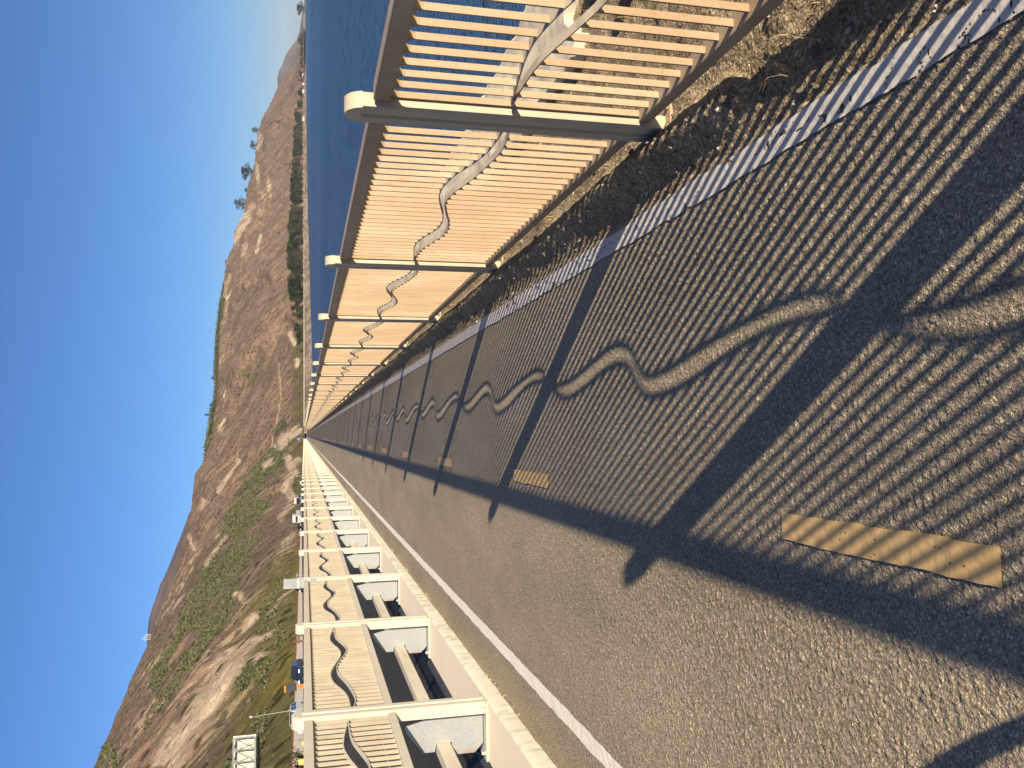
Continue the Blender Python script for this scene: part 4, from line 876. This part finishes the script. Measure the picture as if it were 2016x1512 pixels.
# white buildings and the pale barrier along the far shore road
G2 = 'pale beach houses along the far shore'
def house(loc, rz, w_, d_, h_, label):
    t = thing('beach_house', label, 'house', loc, rz, G2); q = MB(); q.box(-w_/2, w_/2, -d_/2, d_/2, -.5, h_); q.build('wall', M['plaster'], t)
    q = MB(); q.prism([(-w_/2-.4, h_), (w_/2+.4, h_), (0, h_+1.8)], 'y', -d_/2-.4, d_/2+.4); q.build('roof', M['roof'], t)
    for k in range(3):
        q = MB(); q.box(-w_/2+w_*(k+.5)/3-.6, -w_/2+w_*(k+.5)/3+.6, -d_/2-.06, -d_/2-.005, 1.2, 2.7); q.build('window', M['glass'], t)
h0 = None
for i, yp_ in enumerate((112, 126, 140, 150, 168, 182, 236)):
    a, _ = bearing(598, yp_); r = float(np.interp(a, [p[0] for p in SH], [p[1] for p in SH]))*(1.04 if yp_ < 300 else 1.03)
    house((r*math.sin(R(a)), r*math.cos(R(a)), .9), random.uniform(-.4, .4), random.uniform(8, 14), 9, random.uniform(3, 5), 'pale beach house among the trees on the far shore')
q = MB(); th_ = thing('shore_road_barrier', 'thin pale concrete barrier of the road curving along the far shore', 'barrier')
V = []
for i in range(n):
    r = sr[i]+44*(.8+sr[i]/2500); a = sa[i]-.15; V.append(Vector((r*math.sin(R(a)), r*math.cos(R(a)), 1.0)))
for p, p2 in zip(V[:-1], V[1:]):
    d = (p2-p).normalized(); s_ = Vector((-d.y, d.x, 0))*.2
    q.add([p-s_, p+s_, p2+s_, p2-s_]+[x_+Vector((0, 0, 0.7)) for x_ in (p-s_, p+s_, p2+s_, p2-s_)], [(4, 5, 6, 7), (0, 1, 5, 4), (2, 3, 7, 6), (1, 2, 6, 5), (3, 0, 4, 7)])
q.build('rail', M['conc'], th_)
a, _ = bearing(598, 286); r = float(np.interp(a, [p[0] for p in SH], [p[1] for p in SH]))*1.03+20
make_vehicle('truck', M['wcar'], 'white box truck on the shore road below the dark tree belt', (r*math.sin(R(a)), r*math.cos(R(a)), 1.1), R(70), name='truck')

# ------------------------------------------------------------------ bicycle whose front wheel throws the curved shadow
bk = thing('bicycle', 'bicycle held at the photographer, its front tyre casts the curved shadow on the asphalt', 'bicycle', (-0.015, 0.13, 0))
def ring(rad_, tr, cy, mat, par, name, nseg=64, ns=10):
    V, F = [], []
    for i in range(nseg):
        a = 2*math.pi*i/nseg
        for j in range(ns):
            b_ = 2*math.pi*j/ns; rr__ = rad_+tr*math.cos(b_); V.append((tr*math.sin(b_)*.8, cy+rr__*math.cos(a), .35+rr__*math.sin(a)))
    for i in range(nseg):
        for j in range(ns): F.append((i*ns+j, i*ns+(j+1) % ns, ((i+1) % nseg)*ns+(j+1) % ns, ((i+1) % nseg)*ns+j))
    q = MB(); q.add(V, F); return q.build(name, mat, par, smooth=True)
for cy in (0, -1.04):
    wv = ring(.318, .032, cy, M['tyre'], bk, 'wheel'); ring(.283, .012, cy, M['chrome'], wv, 'rim')
    q = MB()
    for k in range(28): a = 2*math.pi*k/28; q.tube((.02*(-1)**k, cy, .35), (0, cy+.28*math.cos(a), .35+.28*math.sin(a)), .001, n=4)
    q.build('spokes', M['chrome'], wv, fix=False)
q = MB()
for p, p2, r_ in (((0, -.16, .80), (0, -.62, .30), .02), ((0, -.16, .86), (0, -.72, .84), .016), ((0, -.62, .30), (0, -.74, .92), .016), ((.05, -.62, .30), (.05, -1.04, .35), .011), ((-.05, -.62, .30), (-.05, -1.04, .35), .011), ((.04, -.72, .80), (.05, -1.04, .35), .009), ((-.04, -.72, .80), (-.05, -1.04, .35), .009), ((0, -.19, .98), (0, -.14, .76), .02)): q.tube(p, p2, r_)
q.build('frame', M['dgrey'], bk)
q = MB()
for s_ in (-.05, .05): q.tube((s_, -.14, .74), (s_, 0, .35), .012)
q.build('fork', M['dgrey'], bk)
q = MB(); q.tube((-.29, -.24, 1.0), (.29, -.24, 1.0), .014); q.tube((0, -.19, .98), (0, -.24, 1.0), .016); q.build('handlebar', M['dgrey'], bk)
q = MB(); q.prism([(-.07, -.90), (.07, -.90), (.03, -.64), (-.03, -.64)], 'z', .93, .97); q.build('saddle', M['tyre'], bk, bevel=.01)
